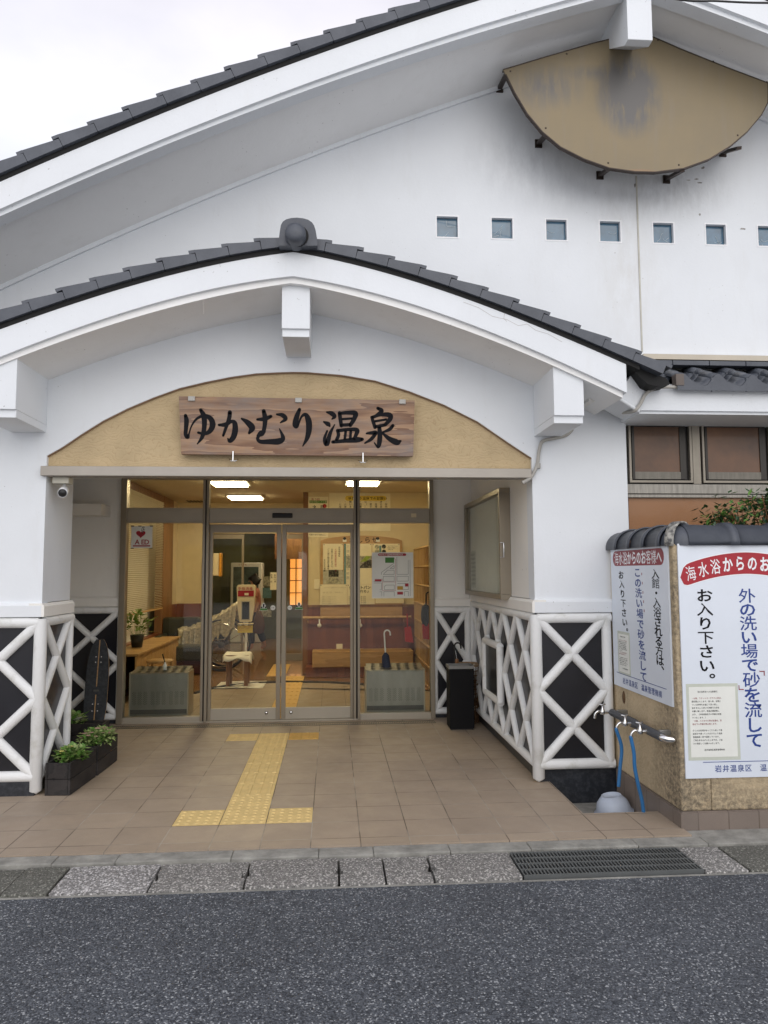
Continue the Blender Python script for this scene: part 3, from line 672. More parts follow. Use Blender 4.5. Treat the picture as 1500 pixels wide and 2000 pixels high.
B(MWD).box(3.0, 3.40, .5, YF, 2.93, 3.02).build('eave_infill', H)
# pent roof tiles
b = B(MROOF); pit = .275; xs0 = at(1322, 740, Y=.34).x
courses = [(.34, zA+.035), (.50, zA+.10), (.66, zA+.165)]
def swave(t): return .042*math.sin(2*PI*(t+.06))+.012*math.sin(4*PI*t)
for ci, (yy, zz) in enumerate(courses):
    ns = 14; xx0 = xs0-(.25 if ci else 0)
    for i in range(11):
        x0 = xx0+i*pit; xsn = [x0+pit*k/ns for k in range(ns+1)]; j = random.uniform(-.003, .003)
        top0 = [(x, yy, zz+swave((x-x0)/pit)+j) for x in xsn]; top1 = [(x, yy+.20, zz+.075+swave((x-x0)/pit)+j) for x in xsn]
        dd = .022 if ci else .0
        bot0 = [(p[0], yy, (p[2]-.022) if ci else zz-.075) for p in top0]; n = ns+1
        b.add(top0+top1, [(k, k+1, n+k+1, n+k) for k in range(ns)], smooth=True); b.add(top0+bot0, [(k+n, k+n+1, k+1, k) for k in range(ns)])
        b.box(x0+pit-.004, x0+pit+.002, yy-.003, yy+.01, bot0[0][2], zz+.02+j)
b.build('pent_roof_tiles', H, solid=-.006)
b = B(MROOF)
for i in range(8): b.box(xs0-.14+i*.31, xs0+.165+i*.31, .74, YG, zA+.272, zA+.312)
b.build('ridge_course_tiles', H, bevel=.004)
B(MUNDER).prism([(.42, zA-.02), (YG, zA-.02), (YG, zA+.27), (.80, zA+.20), (.42, zA+.0)], 'x', 3.5, 7.2).build('pent_roof_core', H)
B(MFRAMEL).box(3.56, 7.2, .76, YG, zA+.325, zA+.368).build('flashing', H)
B(mat('brown_gutter_end', (.12, .095, .08), .5)).box(at(1317, 750, Y=.36).x+.0, at(1317, 750, Y=.36).x+.065, .33, .40, zA-.005, zA+.085).build('gutter_end', H, bevel=.004)
# building body behind
b = B(MWD); b.box(-2.3, -2.07, YF, 15, 0, 3.2); b.box(7.0, 7.2, .5, 15, 0, 4.3); b.box(-2.3, 7.2, 15, 15.2, 0, 4); b.build('outer_wall', H)

# ================================================================== ENTRANCE GLAZING (part of the bathhouse)
GX0, GX1, P1, P2, MID = -1.245, 2.140, -.372, 1.303, .462
ZT0, ZT1 = 2.178, 2.345
def fbox(name, *a, m=MFRAME, par=H, bevel=.003): return B(m).box(*a).build(name, par, bevel=bevel)
fbox('entrance_jamb', GX0-.05, GX0+.012, YD-.06, YD+.06, .0, 2.70); fbox('entrance_jamb', GX1-.012, GX1+.035, YD-.06, YD+.06, 0, 2.70)
fbox('entrance_head', GX0+.012, GX1-.012, YD-.03, YD+.05, 2.662, 2.70)
for p in (P1, P2):
    f = B(MFRAME); f.box(p-.036, p-.008, YD-.045, YD+.05, .0, 2.66); f.box(p+.008, p+.036, YD-.06, YD+.05, 0, 2.66); f.box(p-.008, p+.008, YD-.038, YD+.04, 0, 2.66, MDKS)
    f.build('entrance_post', H, bevel=.004)
for a, c in ((GX0+.0125, P1-.037), (P1+.037, P2-.037), (P2+.037, GX1-.0125)):
    f = B(MFRAMEL); f.box(a, c, YD-.035, YD+.05, ZT0, ZT1); f.box(a, c, YD-.041, YD-.034, ZT0+.012, ZT0+.022); f.box(a, c, YD-.041, YD-.034, ZT1-.02, ZT1-.01)
    f.build('transom', H, bevel=.002)
    B(MGLASS).box(a, c, YD, YD+.006, ZT1+.0005, 2.6615).build('fanlight_pane', H)
for a, c in ((GX0+.0125, P1-.037), (P2+.037, GX1-.0125)):
    fbox('sidelight_sill', a, c, YD-.03, YD+.05, .0, .065, m=MFRAMEL)
    B(MGLASS).box(a, c, YD, YD+.006, .0655, ZT0-.0005).build('sidelight_pane', H)
def leaf(a, c, lockx):
    f = B(MFRAME); y0, y1 = YD+.012, YD+.05
    f.box(a, a+.035, y0, y1, .014, 2.165); f.box(c-.035, c, y0, y1, .014, 2.165)
    if lockx > MID: f.box(a, a+.05, y0-.003, y1, .014, 2.165)
    else: f.box(c-.05, c, y0-.003, y1, .014, 2.165)
    f.box(a+.035, c-.035, y0, y1, 2.072, 2.165); f.box(a+.035, c-.035, y0, y1, .014, .138, MFRAMEL)
    o = f.build('sliding_door', H, bevel=.003)
    B(MGLASS).box(a+.03, c-.03, y0+.015, y0+.021, .138, 2.072).build('door_glass', o)
    B(MCHROME).lathe([(0, .012), (.014, .010), (.018, .004), (.020, 0)], (lockx, y0-.003, .085), seg=20, M=Matrix.Rotation(PI/2, 3, 'X')).build('floor_lock', o)
    return o
leaf(P1+.037, MID-.004, MID-.155); leaf(MID+.004, P2-.037, MID+.115)
B(MFRAMEL).box(GX0, GX1, YD-.05, YD+.06, 0.0006, .0135).build('threshold', H)
fbox('door_sensor', .36, .585, YD-.062, YD-.0415, 2.232, 2.286, m=MBLACK, bevel=.008)
fbox('key_switch', at(803, 1012, Y=YD-.04).x, at(813, 1012, Y=YD-.04).x, YD-.052, YD-.0355, 2.24, 2.285, m=MCABIN)
# stickers on the glass
def sticker(name, label, px, py, w, h, draw, cat='sticker', group=None, y=YD+.0235):
    p = at(px, py, Y=y); b = B(MPAPER); draw(b, p, w, h, y); return b.build(name, label=label, cat=cat, group=group)
def circ(b, p, r, y, m, n=28, sx=1): b.prism([(p.x+r*sx*math.cos(2*PI*k/n), p.z+r*math.sin(2*PI*k/n)) for k in range(n)], 'y', y-.001, y, m)
def d_round(b, p, w, h, y):
    circ(b, p, w/2, y, MPAPER); b.text('引', (p.x-w*.20, y-.0015, p.z), X3, Z3, w*.34, MINK, res=1); b.text('手', (p.x+w*.16, y-.0015, p.z), X3, Z3, w*.34, MINK, res=1)
def d_warn(b, p, w, h, y):
    b.prism([(p.x-w*.55, p.z-h*.5), (p.x+w*.55, p.z-h*.5), (p.x+w*.08, p.z+h*.5), (p.x-w*.08, p.z+h*.5)], 'y', y-.001, y, MPAPER)
    b.prism([(p.x-w*.5, p.z-h*.47), (p.x+w*.5, p.z-h*.47), (p.x+w*.44, p.z-h*.22), (p.x-w*.44, p.z-h*.22)], 'y', y-.0016, y-.001, MGREEN)
    b.prism([(p.x-.006, p.z-.01), (p.x+.006, p.z-.01), (p.x+.010, p.z+h*.36), (p.x-.010, p.z+h*.36)], 'y', y-.0016, y-.001, MINK)
    for s in (-1, 1): circ(b, Vector((p.x+s*w*.26, 0, p.z-h*.08)), .010, y-.0006, MINK, 12)
sticker('door_sticker', 'round white sticker on the left sliding door', 533, 1187, .055, .055, d_round, group='round stickers on the sliding doors')
sticker('door_sticker', 'round white sticker on the right sliding door', 566, 1187, .05, .05, d_round, group='round stickers on the sliding doors')
sticker('warning_sticker', 'green and white warning sticker on the left sliding door', 515, 1185, .085, .085, d_warn, group='warning stickers on the sliding doors')
sticker('warning_sticker', 'triangular warning sticker on the right sliding door', 584, 1183, .085, .085, d_warn, group='warning stickers on the sliding doors')
def d_aed(b, p, w, h, y):
    x0, x1, z0, z1 = p.x-w/2, p.x+w/2, p.z-h/2, p.z+h/2
    b.box(x0, x1, y-.0012, y, z0, z1, MPAPER)
    n = 30; hp = []
    for k in range(n):
        t = 2*PI*k/n; hp.append((p.x+.045*(math.sin(t)**3)*1.15-.012, p.z+.035+.003*(13*math.cos(t)-5*math.cos(2*t)-2*math.cos(3*t)-math.cos(4*t))*.95))
    b.prism(hp[::-1], 'y', y-.0018, y-.0012, MRED)
    bx, bz = p.x+.008, p.z+.062
    b.prism([(bx-.004, bz+.052), (bx+.020, bz+.052), (bx+.010, bz+.022), (bx+.024, bz+.022), (bx-.010, bz-.03), (bx-.002, bz+.008), (bx-.016, bz+.008)], 'y', y-.0024, y-.0018, MINK)
    b.prism([(bx, bz+.047), (bx+.013, bz+.047), (bx+.003, bz+.018), (bx+.016, bz+.018), (bx-.004, bz-.014), (bx+.004, bz+.012), (bx-.010, bz+.012)], 'y', y-.0030, y-.0024, MPAPER)
    b.text('AED', (x0+.068, y-.0018, p.z-.052), X3, Z3, .075, MRED, bold=.02)
    b.box(x0+.02, x1-.02, y-.0018, y-.0012, z0+.018, z0+.032, MRED)
    for xx in (x0-.004, p.x-.04, x1-.03): b.box(xx, xx+.034, y-.002, y, z1-.006, z1+.004, MTAPEB)
    for xx in (x0-.004, x1-.03): b.box(xx, xx+.034, y-.002, y, z0-.006, z0+.004, MTAPEB)
MTAPEB = mat('dark_tape', (.10, .08, .04), .5)
sticker('defibrillator_sign', 'white AED sign with red heart taped inside the left side pane', 277, 1049, .23, .245, d_aed, 'sign', y=YD-.002)
# parking map on the right pane
mp0, mp1 = at(726, 1079, Y=YD+.02), at(807, 1168, Y=YD+.02)
b = B(MPAPER); ym = YD-.003; b.box(mp0.x, mp1.x, ym-.002, ym, mp1.z, mp0.z)
def mq(u, v): return (mp0.x+(mp1.x-mp0.x)*(u-835)/645, mp0.z+(mp1.z-mp0.z)*(v-385)/700)
def mline(pts, w, m, dy=.0026):
    for (a, c) in zip(pts[:-1], pts[1:]):
        p, q = Vector(mq(*a)), Vector(mq(*c)); d = (q-p).normalized(); n = Vector((-d.y, d.x))*w/2
        b.add([(v.x, ym-dy, v.y) for v in (p-n, q-n, q+n, p+n)], [(0, 1, 2, 3)], m)
p, q = mq(932, 400), mq(1372, 440); cz = (p[1]+q[1])/2; hh = (p[1]-q[1])/2
b.prism([(q[0]-hh+hh*math.cos(t), cz+hh*math.sin(t)) for t in np.linspace(-PI/2, PI/2, 8)]+[(p[0]+hh-hh*math.cos(t), cz-hh*math.sin(t)) for t in np.linspace(-PI/2, PI/2, 8)], 'y', ym-.0028, ym-.002, MRED)
b.text('ゆかむり温泉駐車場案内図', (p[0]+.022, ym-.0032, cz), X3, Z3, .0225, MPAPER, bold=.02, res=1)
def mrect(u0, v0, u1, v1, m): p, q = mq(u0, v0), mq(u1, v1); b.box(p[0], q[0], ym-.0028, ym-.002, q[1], p[1], m)
mrect(1043, 463, 1182, 545, MGREEN); mrect(1350, 862, 1405, 908, MRED); mrect(1228, 903, 1318, 958, mat('ochre_print', (.5, .3, .04), .7)); mrect(1228, 988, 1318, 1030, MRED); mrect(878, 795, 985, 826, MRED)
for pl in ([(1182, 550), (985, 690), (985, 725)], [(1182, 585), (1118, 632), (1182, 632), (1182, 585)], [(1080, 658), (1182, 658), (1182, 722), (1012, 722), (1080, 658)], [(1012, 752), (1182, 752), (1182, 826), (1012, 826), (1012, 752)],
           [(1225, 455), (1225, 722), (1402, 722), (1402, 500)], [(1430, 500), (1430, 1055)], [(1225, 752), (1402, 752), (1402, 826), (1225, 826), (1225, 752)], [(1182, 885), (1060, 885), (1028, 905), (1028, 955), (1182, 955), (1182, 885)],
           [(862, 830), (985, 830)], [(862, 852), (985, 852), (985, 955), (955, 955)], [(955, 985), (988, 985), (988, 1055)], [(1182, 1055), (1182, 985), (1020, 985), (1020, 1055)], [(1230, 862), (1402, 862), (1402, 955), (1230, 955)], [(1342, 1055), (1342, 985), (1402, 985), (1402, 1055)]): mline(pl, .0028, MINK)
for pl in ([(1182, 470), (1205, 500), (1205, 970), (1000, 970), (1000, 790), (985, 790)], [(1000, 838), (1205, 838)]): mline(pl, .003, MRED, .003)
b.build('parking_map', label='white parking map with green field and red title taped on the right pane', cat='map')

# ================================================================== INTERIOR (parts of the bathhouse)
YB1, YB2, ZC = 7.06, 9.0, 2.93
B(m_tilefloor('vestibule_tile', (.33, .26, .19), (.30, .235, .17), (.22, .17, .12))).box(-1.97, 2.72, YD+.0601, 5.2, -.05, -.001).build('vestibule_floor', kind='structure', origin=(0, 0, 0))
cur = [at(x, y, Z=0) for x, y in ((380, 1355), (405, 1347), (440, 1341), (500, 1335), (560, 1332.5), (640, 1333.5), (700, 1337), (760, 1345), (790, 1351))]
cc = [( -1.97, 5.2)]+[(p.x, p.y) for p in cur]+[(2.72, 5.2)]
B(bpy.data.materials['vestibule_tile']).prism(cc, 'z', -.05, -.0012).build('vestibule_floor', kind='structure', origin=(0, 0, 0))
B(MWFLOOR).box(-3.4, 2.72, 5.0, 15, -.06, -.004).build('lobby_floor', kind='structure', origin=(0, 0, 0))
B(MBLKM).tube([(p.x, p.y, .004) for p in cur], .022, seg=8).build('curved_floor_rail', H)
B(MCEIL).box(-3.4, 2.72, YD+.07, 15, ZC, ZC+.1).build('lobby_ceiling', H)
B(MCREAM).box(.64, 2.72, YB1, YB1+.1, 1.10, ZC).build('notice_wall', H)
B(MWAIN).box(.64, 2.72, YB1-.012, YB1+.1, 0, 1.06).build('wainscot', H); B(MWOODB).box(.64, 2.72, YB1-.03, YB1+.1, 1.06, 1.10).build('dado_rail', H)
B(MCREAM).box(2.72, 2.80, YD+.12, 15, 0, ZC).build('lobby_side_wall', H)
B(MWOODB).box(.56, .64, YB1-.02, YB2+.1, 0, ZC).build('wooden_post', H)
# left wall, window and blind
XW = -1.85
B(MCREAM).box(XW-.1, XW, YD+.12, 5.6, 0, ZC).build('lobby_side_wall', H); B(MCREAM).box(XW-.1, XW, 8.55, YB2, 1.06, ZC).build('lobby_side_wall', H)
B(MWAIN).box(XW-.1, XW+.01, 7.95, YB2, 0, 1.06).build('wainscot', H); B(MWOODB).box(XW-.1, XW+.03, 7.75, 8.5, 0, ZC).build('wooden_post', H)
B(MWOODB).box(XW-.1, XW+.025, 5.2, 7.75, 2.80, 2.925).build('window_head', H); B(MWAIN).box(XW-.1, XW, 5.6, 7.75, 0, .62).build('wainscot', H)
bl = B(mat('blind_slat', (.68, .63, .50), .5, var=.05))
for k in range(64): z = 1.06+k*.0275; bl.add([(XW+.02, 5.35, z), (XW+.042, 5.35, z+.017), (XW+.042, 7.7, z+.017), (XW+.02, 7.7, z)], [(0, 1, 2, 3)])
bl.box(XW+.015, XW+.05, 5.35, 7.7, 1.03, 1.05, MWOODY)
bl.build('window_blind', label='white venetian blind hanging at the left lobby window', cat='blind', solid=.001)
# end wall with the inner automatic door
B(MCREAM).box(-1.85, -1.28, YB2, YB2+.1, 1.06, ZC).build('end_wall', H); B(MWAIN).box(-1.85, -1.28, YB2-.01, YB2+.1, 0, 1.06).build('wainscot', H)
B(MCREAM).box(-1.2799, .56, YB2, YB2+.1, 2.62, ZC).build('end_wall', H)
fr = B(MFRAMEL); fr.box(-1.30, -1.24, YB2-.05, YB2+.12, 0, 2.62); fr.box(.50, .56, YB2-.05, YB2+.12, 0, 2.62); fr.box(-1.24, .50, YB2-.05, YB2+.12, 2.36, 2.62, mat('lit_transom', (.50, .40, .22), .4, .3)); fr.build('inner_door_frame', H)
for a, c in ((-1.24, -.62), (-.62, -.02), (-.0, .5)):
    f = B(MFRAME); f.box(a, a+.04, YB2, YB2+.04, 0, 2.35); f.box(c-.04, c, YB2, YB2+.04, 0, 2.35); f.box(a+.04, c-.04, YB2, YB2+.04, 2.26, 2.35); f.box(a+.04, c-.04, YB2, YB2+.04, 0, .12)
    if a > -.7 and a < -.1: continue
    o = f.build('inner_sliding_door', H); B(MGLASS).box(a+.04, c-.04, YB2+.018, YB2+.022, .12, 2.26).build('door_glass', o)
B(MBLACK).box(-.50, -.28, YB2-.07, YB2-.05, 2.42, 2.48).build('door_sensor', H)
# far hall
B(mat('green_grey_wall', (.13, .14, .08), .8)).box(-3.4, 2.72, 13.6, 13.7, 0, ZC).build('hall_wall', H); B(MWAIN).box(-3.4, -3.3, YB2, 13.6, 0, ZC).build('hall_wall', H)
B(MWOODB).box(-.35, .56, 12.9, 13.0, 1.95, 2.9).build('hall_lintel', H)
def at9(x, y, Y): return at(x, y, Y=Y)
a, c = at(566, 1062, Y=13.4), at(587, 1182, Y=13.4)
sh = B(MWOODB); sh.box(a.x-.04, c.x+.24, 13.40, 13.44, c.z-.03, c.z)
for k in range(4): xx = a.x+(c.x+.2-a.x)*k/3; sh.box(xx-.012, xx+.012, 13.38, 13.42, c.z, a.z)
for k in range(6): zz = c.z+(a.z-c.z)*k/5; sh.box(a.x, c.x+.2, 13.385, 13.415, zz-.010, zz+.010)
t = sh.build('shoji_door', label='glowing orange lattice shoji door at the end of the hall', cat='door'); B(MLANT).box(a.x, c.x+.2, 13.43, 13.45, c.z, a.z).build('paper_panel', t)
# ceiling lamps
for i, (x0, x1, y, d) in enumerate(((412, 478, 937, 'lit ceiling panel at upper left, cut by the porch lintel'), (446, 508, 966, 'lit ceiling panel lower down in the left fanlight group'), (680, 740, 936, 'lit ceiling panel behind the right entrance post'))):
    p, q = at(x0, y, Z=ZC), at(x1, y, Z=ZC); 
    t = thing('ceiling_light', d, 'lamp', ((p.x+q.x)/2, p.y, ZC-.05), 'square lamps on the lobby ceiling')
    B(MWHITE).box(p.x-.03, q.x+.03, p.y-.08, p.y+.47, ZC-.03, ZC).build('housing', t); B(MLAMP).box(p.x, q.x, p.y-.05, p.y+.44, ZC-.05, ZC-.0301).build('diffuser', t)
for i, (xx, yy) in enumerate(((.1, 10.4), (.1, 12.4))):  # unseen lamps added to brighten the interior
    t = thing('ceiling_light', ('nearer', 'farther')[i]+' added lamp on the hall ceiling beyond the inner door', 'lamp', (xx, yy, ZC-.05), 'added square lamps on the hall ceiling')
    B(MWHITE).box(xx-.25, xx+.25, yy-.25, yy+.25, ZC-.03, ZC).build('housing', t); B(MLAMP).box(xx-.2, xx+.2, yy-.2, yy+.2, ZC-.05, ZC-.0301).build('diffuser', t)
for px, py in ((462, 951), (382, 979)):
    p = at(px, py, Z=ZC); b = B(MBLKM)
    for k in range(5): b.box(p.x-.14+k*.06, p.x-.11+k*.06, p.y-.15, p.y+.15, ZC-.008, ZC-.0005)
    b.build('ceiling_vent', label='dark slotted vent on the lobby ceiling '+('by the lit panels' if px == 462 else 'near the left pane'), cat='vent', group='vents on the lobby ceiling')

# ================================================================== THINGS INSIDE
def rows(b, x0, z, txts, size, m, y, pitch=1.3, **k):
    for i, t in enumerate(txts): b.text(t, (x0, y, z-i*size*pitch), X3, Z3, size, m, res=1, **k)
def cols(b, x1, z, txts, size, y, m=MINK, pitch=1.6, **k):
    for i, t in enumerate(txts): b.text(t, (x1-i*size*pitch, y, z), X3, Z3, size, m if not isinstance(m, list) else m[i % len(m)], vertical=True, res=1, **k)
def boardq(px, py, Y=YB1-.03): return at(px, py, Y=Y)
# big bathing notice
p, q = boardq(643, 963), boardq(763, 1037); y = YB1-.01
b = B(MPAPC).box(p.x, q.x, y, YB1-.0005, q.z, p.z)
u0, u1 = boardq(674, 971), boardq(755, 977); cz = boardq(700, 973).z
hh = .042; b.prism([(u1.x-hh+hh*math.cos(t), cz+hh*math.sin(t)) for t in np.linspace(-PI/2, PI/2, 8)]+[(u0.x+hh-hh*math.cos(t), cz-hh*math.sin(t)) for t in np.linspace(-PI/2, PI/2, 8)], 'y', y-.001, y, MYNOTE)
b.text('ゆかむり温泉でのお願い', (u0.x+.08, y-.0015, cz), X3, Z3, .058, MINK, res=1, bold=.02)
cols(b, q.x-.07, p.z-.14, ['・館内は禁煙です', '持込み飲食はご遠慮', '・浴場のタオル', '・脱衣の際は貴重品', 'に（）ご注意下さい', '・石鹸の使用後は', '桶を元の場所へ', '願います', '・入浴前', '・入浴時間は'], .040, y-.001, pitch=2.1, bold=.02)
b.build('bathing_notice', label='large cream notice with yellow title capsule high on the lobby wall', cat='notice')
p, q = boardq(602, 970), boardq(641, 1049); b = B(MPAPC).box(p.x, q.x, y, YB1-.0005, q.z, p.z)
b.text('第79回', (p.x+.07, y-.001, boardq(0+610, 975).z), X3, Z3, .045, MRED, res=1); z = boardq(620, 980).z; b.box(p.x+.02, q.x-.02, y-.001, y, z-.022, z+.022, MGREEN)
b.text('社会を明るくする運動', (p.x+.04, y-.0015, z), X3, Z3, .030, MPAPC, res=1); b.text('ネ 見', (p.x+.1, y-.001, boardq(620, 991).z), X3, Z3, .085, MINK, bold=.02, sx=.9)
circ(b, Vector((q.x-.06, 0, boardq(630, 988).z)), .034, y, MRED); b.text('犯罪や非行を防止し', (p.x+.03, y-.001, q.z+.04), X3, Z3, .030, MINK, res=1)
b.build('campaign_poster', label='small cream poster with green stripe left of the bathing notice', cat='poster')
# notice board
bx = [boardq(x, yy) for x, yy in ((626, 1052), (627, 1208), (786, 1208), (786, 1053))]
xa, xb = bx[0].x, bx[2].x; za, zt_ = bx[1].z, boardq(706, 1046).z; zsd = boardq(626, 1056).z
top = [(xa+(xb-xa)*t, zsd+(zt_-zsd)*math.sin(PI*t)**.6) for t in np.linspace(0, 1, 17)]
t = B(MWOODL).prism([(xb, za), (xa, za)]+top, 'y', YB1-.03, YB1-.0005).build('notice_board', label='arched wooden notice board headed おしらせ on the lobby wall', cat='notice board', bevel=.004)
b = B(MINK); pz = boardq(690, 1054.5); b.text('おしらせ', (boardq(688, 1054).x, YB1-.032, pz.z), X3, Z3, .105, MINK, pitch=1.18, bold=.012)
b.build('lettering', t)
b = B(MPAPER)
for xx in (673, 738):
    c = boardq(xx, 1054); b.box(c.x-.03, c.x+.03, YB1-.034, YB1-.0305, c.z-.035, c.z+.002); circ(b, Vector((c.x, 0, c.z+.018)), .024, YB1-.034, MBLACK); 
b.build('envelope_emblems', t)
def sheet(nm, lab, x0, y0, x1, y1, f, m=MPAPC, dy=.034):
    p, q = boardq(x0, y0), boardq(x1, y1); yy = YB1-dy; b = B(m).box(p.x, q.x, yy-.002, yy, q.z, p.z); f(b, p, q, yy-.003)
    for c in ((p.x+.015, p.z-.015), (q.x-.015, p.z-.015)): circ(b, Vector((c[0], 0, c[1])), .007, yy-.002, MBLACK, 10)
    return b.build(nm, label=lab, cat='poster')
def f1(b, p, q, y): cols(b, q.x-.06, p.z-.06, ['お客様各位', '　入浴料金は券売機で　直に', '　お買い求めください。', '　ご入浴の際は券を番台', '　　　　　　ゆかむり温泉'], .034, y, [MINK, MRED, MINK, MINK, MINK], pitch=1.75, bold=.015)
sheet('pinned_notice', 'cream notice of vertical black and red writing, upper left of board', 631, 1062, 670, 1113, f1)
def f2(b, p, q, y):
    b.box(p.x+.09, p.x+.25, y, y+.0008, q.z+.12, q.z+.23, MPHOTOD); b.prism([(p.x+.03, q.z+.012), (q.x-.03, q.z+.012), ((p.x+q.x)/2+.05, q.z+.115), ((p.x+q.x)/2-.05, q.z+.115)], 'y', y-.0002, y+.0008, MPHOTO)
sheet('pinned_photo_poster', 'grey landscape photo poster under the vertical notice on the board', 631, 1113.5, 671, 1141, f2, mat('pale_print', (.45, .44, .36), .7, var=.3, vs=20))
def f3(b, p, q, y):
    w, h = q.x-p.x, p.z-q.z; b.box(p.x, p.x+w*.07, y, y+.001, q.z, p.z, MTEAL); b.box(p.x+w*.08, q.x, y, y+.001, p.z-h*.60, p.z-h*.30, MPHOTO)
    b.prism([(p.x+w*.52, p.z-h*.60), (q.x, p.z-h*.60), (q.x, p.z-h*.4), (p.x+w*.80, p.z-h*.42)], 'y', y-.0006, y, MPHOTOD); b.prism([(p.x+w*.6, p.z-h*.45), (p.x+w*.8, p.z-h*.3), (p.x+w*.98, p.z-h*.32), (p.x+w*.8, p.z-h*.44)], 'y', y-.0009, y-.0001, mat('leaf_print', (.25, .35, .05), .7, var=.5, vs=30))
    b.text('三徳寺現代芸術展', (p.x+w*.14, y-.001, p.z-.05), X3, Z3, .055, mat('grey_print', (.32, .34, .30), .8), vertical=True, pitch=1.3, res=1)
sheet('exhibition_poster', 'tall exhibition poster with teal edge and garden photo in the board centre', 672, 1062, 726, 1141, f3)
def f4(b, p, q, y):
    w, h = q.x-p.x, p.z-q.z
    for i, (u, v) in enumerate(((.17, .25), (.42, .22), (.17, .6), (.42, .62))): circ(b, Vector((p.x+u*w, 0, p.z-v*h)), .035, y+.001, (MPHOTO, MPHOTOD)[i % 2], 16)
    b.box(p.x+w*.25, p.x+w*.33, y, y+.001, p.z-h*.9, p.z-h*.15, MTEAL); rows(b, p.x+w*.58, p.z-.04, ['おすすめメニュー', '季節の料理と', 'お飲み物'], .022, MINK, y)
sheet('menu_poster', 'poster with round food pictures, upper right of the board', 727, 1062, 781, 1087, f4)
def f5(b, p, q, y):
    g = mat('faint_print', (.42, .38, .26), .8); rows(b, p.x+.08, p.z-.05, ['ゆかむり温泉からのお知らせ'], .028, g, y); rows(b, p.x+.06, p.z-.13, ['8月11日（日）　午後3時より'], .026, g, y)
    for k in range(5): rows(b, p.x+.04, p.z-.20-k*.035, ['温泉まつりを開催いたします。'], .018, g, y)
sheet('pinned_flyer', 'plain faintly printed flyer at the lower left of the board', 625, 1141.5, 678, 1181, f5)
def f6(b, p, q, y):
    rows(b, p.x+.05, p.z-.05, ['クラフトバンド', '　かご作り♪'], .060, MINK, y, bold=.03, pitch=1.1)
    for k in range(5): rows(b, p.x+.03, p.z-.2-k*.032, ['日時　8・9・10月　第2土曜'], .022, MINK, y)
sheet('craft_flyer', 'cream craft class flyer with bold black title クラフトバンド', 678.5, 1141.5, 732, 1180, f6)
def f7(b, p, q, y): rows(b, p.x+.03, p.z-.18, ['お問合せ　岩井温泉区', '電話受付　午前中まで'], .022, MINK, y)
sheet('contact_flyer', 'cream flyer at the lower right of the board, mostly behind the map', 733, 1141.5, 789, 1178, f7)
# handrail, bench, outlets
p, q = boardq(592, 1206), boardq(802, 1207)
t = thing('handrail', 'long pale wooden handrail along the red wainscot', 'handrail', ((p.x+q.x)/2, YB1-.1, .8))
B(MWOODY).tube([(p.x, YB1-.11, p.z), (q.x, YB1-.11, p.z)], .021, seg=14).build('rail', t)
for xx in (p.x+.08, (p.x+q.x)/2, q.x-.12): B(MCHROME).tube([(xx, YB1-.11, p.z-.01), (xx, YB1-.11, p.z-.07), (xx, YB1-.013, p.z-.09)], .009).build('bracket', t)
for xx in (624, 703): 
    c = boardq(xx, 1217); B(MWHITE).tube([(c.x, YB1-.135, c.z+.07), (c.x, YB1-.15, c.z-.02)], .012).lathe([(0, .0), (.034, .0), (.03, .02), (0, .024)], (c.x, YB1-.135, c.z-.03), M=Matrix.Rotation(PI/2, 3, 'X')).build('rail_hook', label='white hook hanging on the handrail, '+('left one' if xx == 624 else 'right one behind the entrance post'), cat='hook', group='hooks on the handrail')
t = thing('lobby_bench', 'low pale wooden bench on a red brown base under the handrail', 'bench', (1.55, 6.8, 0))
x0, x1 = at(605, 1290, Y=6.75).x, at(806, 1290, Y=6.75).x
B(MWOODL).box(x0+.04, x1, 6.62, 7.03, at(700, 1303, Y=6.62).z, at(700, 1272, Y=6.62).z).build('seat', t, bevel=.01); B(MWAIN).box(x0-.06, x1+.06, 6.66, 7.045, 0, at(700, 1303, Y=6.62).z-.001).build('base', t)
c = boardq(663, 1265); B(MPAPC).box(c.x-.05, c.x+.05, YB1-.022, YB1-.0125, c.z-.075, c.z+.06).build('wall_socket', label='cream wall socket above the bench', cat='socket')
c = boardq(619, 1141); B(MPAPC).box(c.x-.045, c.x+.045, YB1-.012, YB1-.0005, c.z-.08, c.z+.08).build('wall_socket', label='cream switch plate left of the notice board', cat='socket')
# shoe shelf on the right
t = thing('shoe_shelf', 'pine shoe shelf of small cubbies along the right lobby wall', 'shelf', (2.5, 6.2, 0))
xs_, y0s, y1s, zt2 = 2.36, 4.6, 7.03, 2.0
B(MWOODY).box(2.66, 2.70, y0s, y1s, 0, zt2).build('back_panel', t)
b = B(MWOODY)
for k in range(8): b.box(xs_, 2.66, y0s, y1s, .02+k*.28, .04+k*.28)
b.build('shelf_boards', t); b = B(MWOODY)
for k in range(14): yy = y0s+(y1s-y0s)*k/13; b.box(xs_+.002, 2.66, yy-.009, yy+.009, 0, zt2-.0)
b.build('dividers', t)
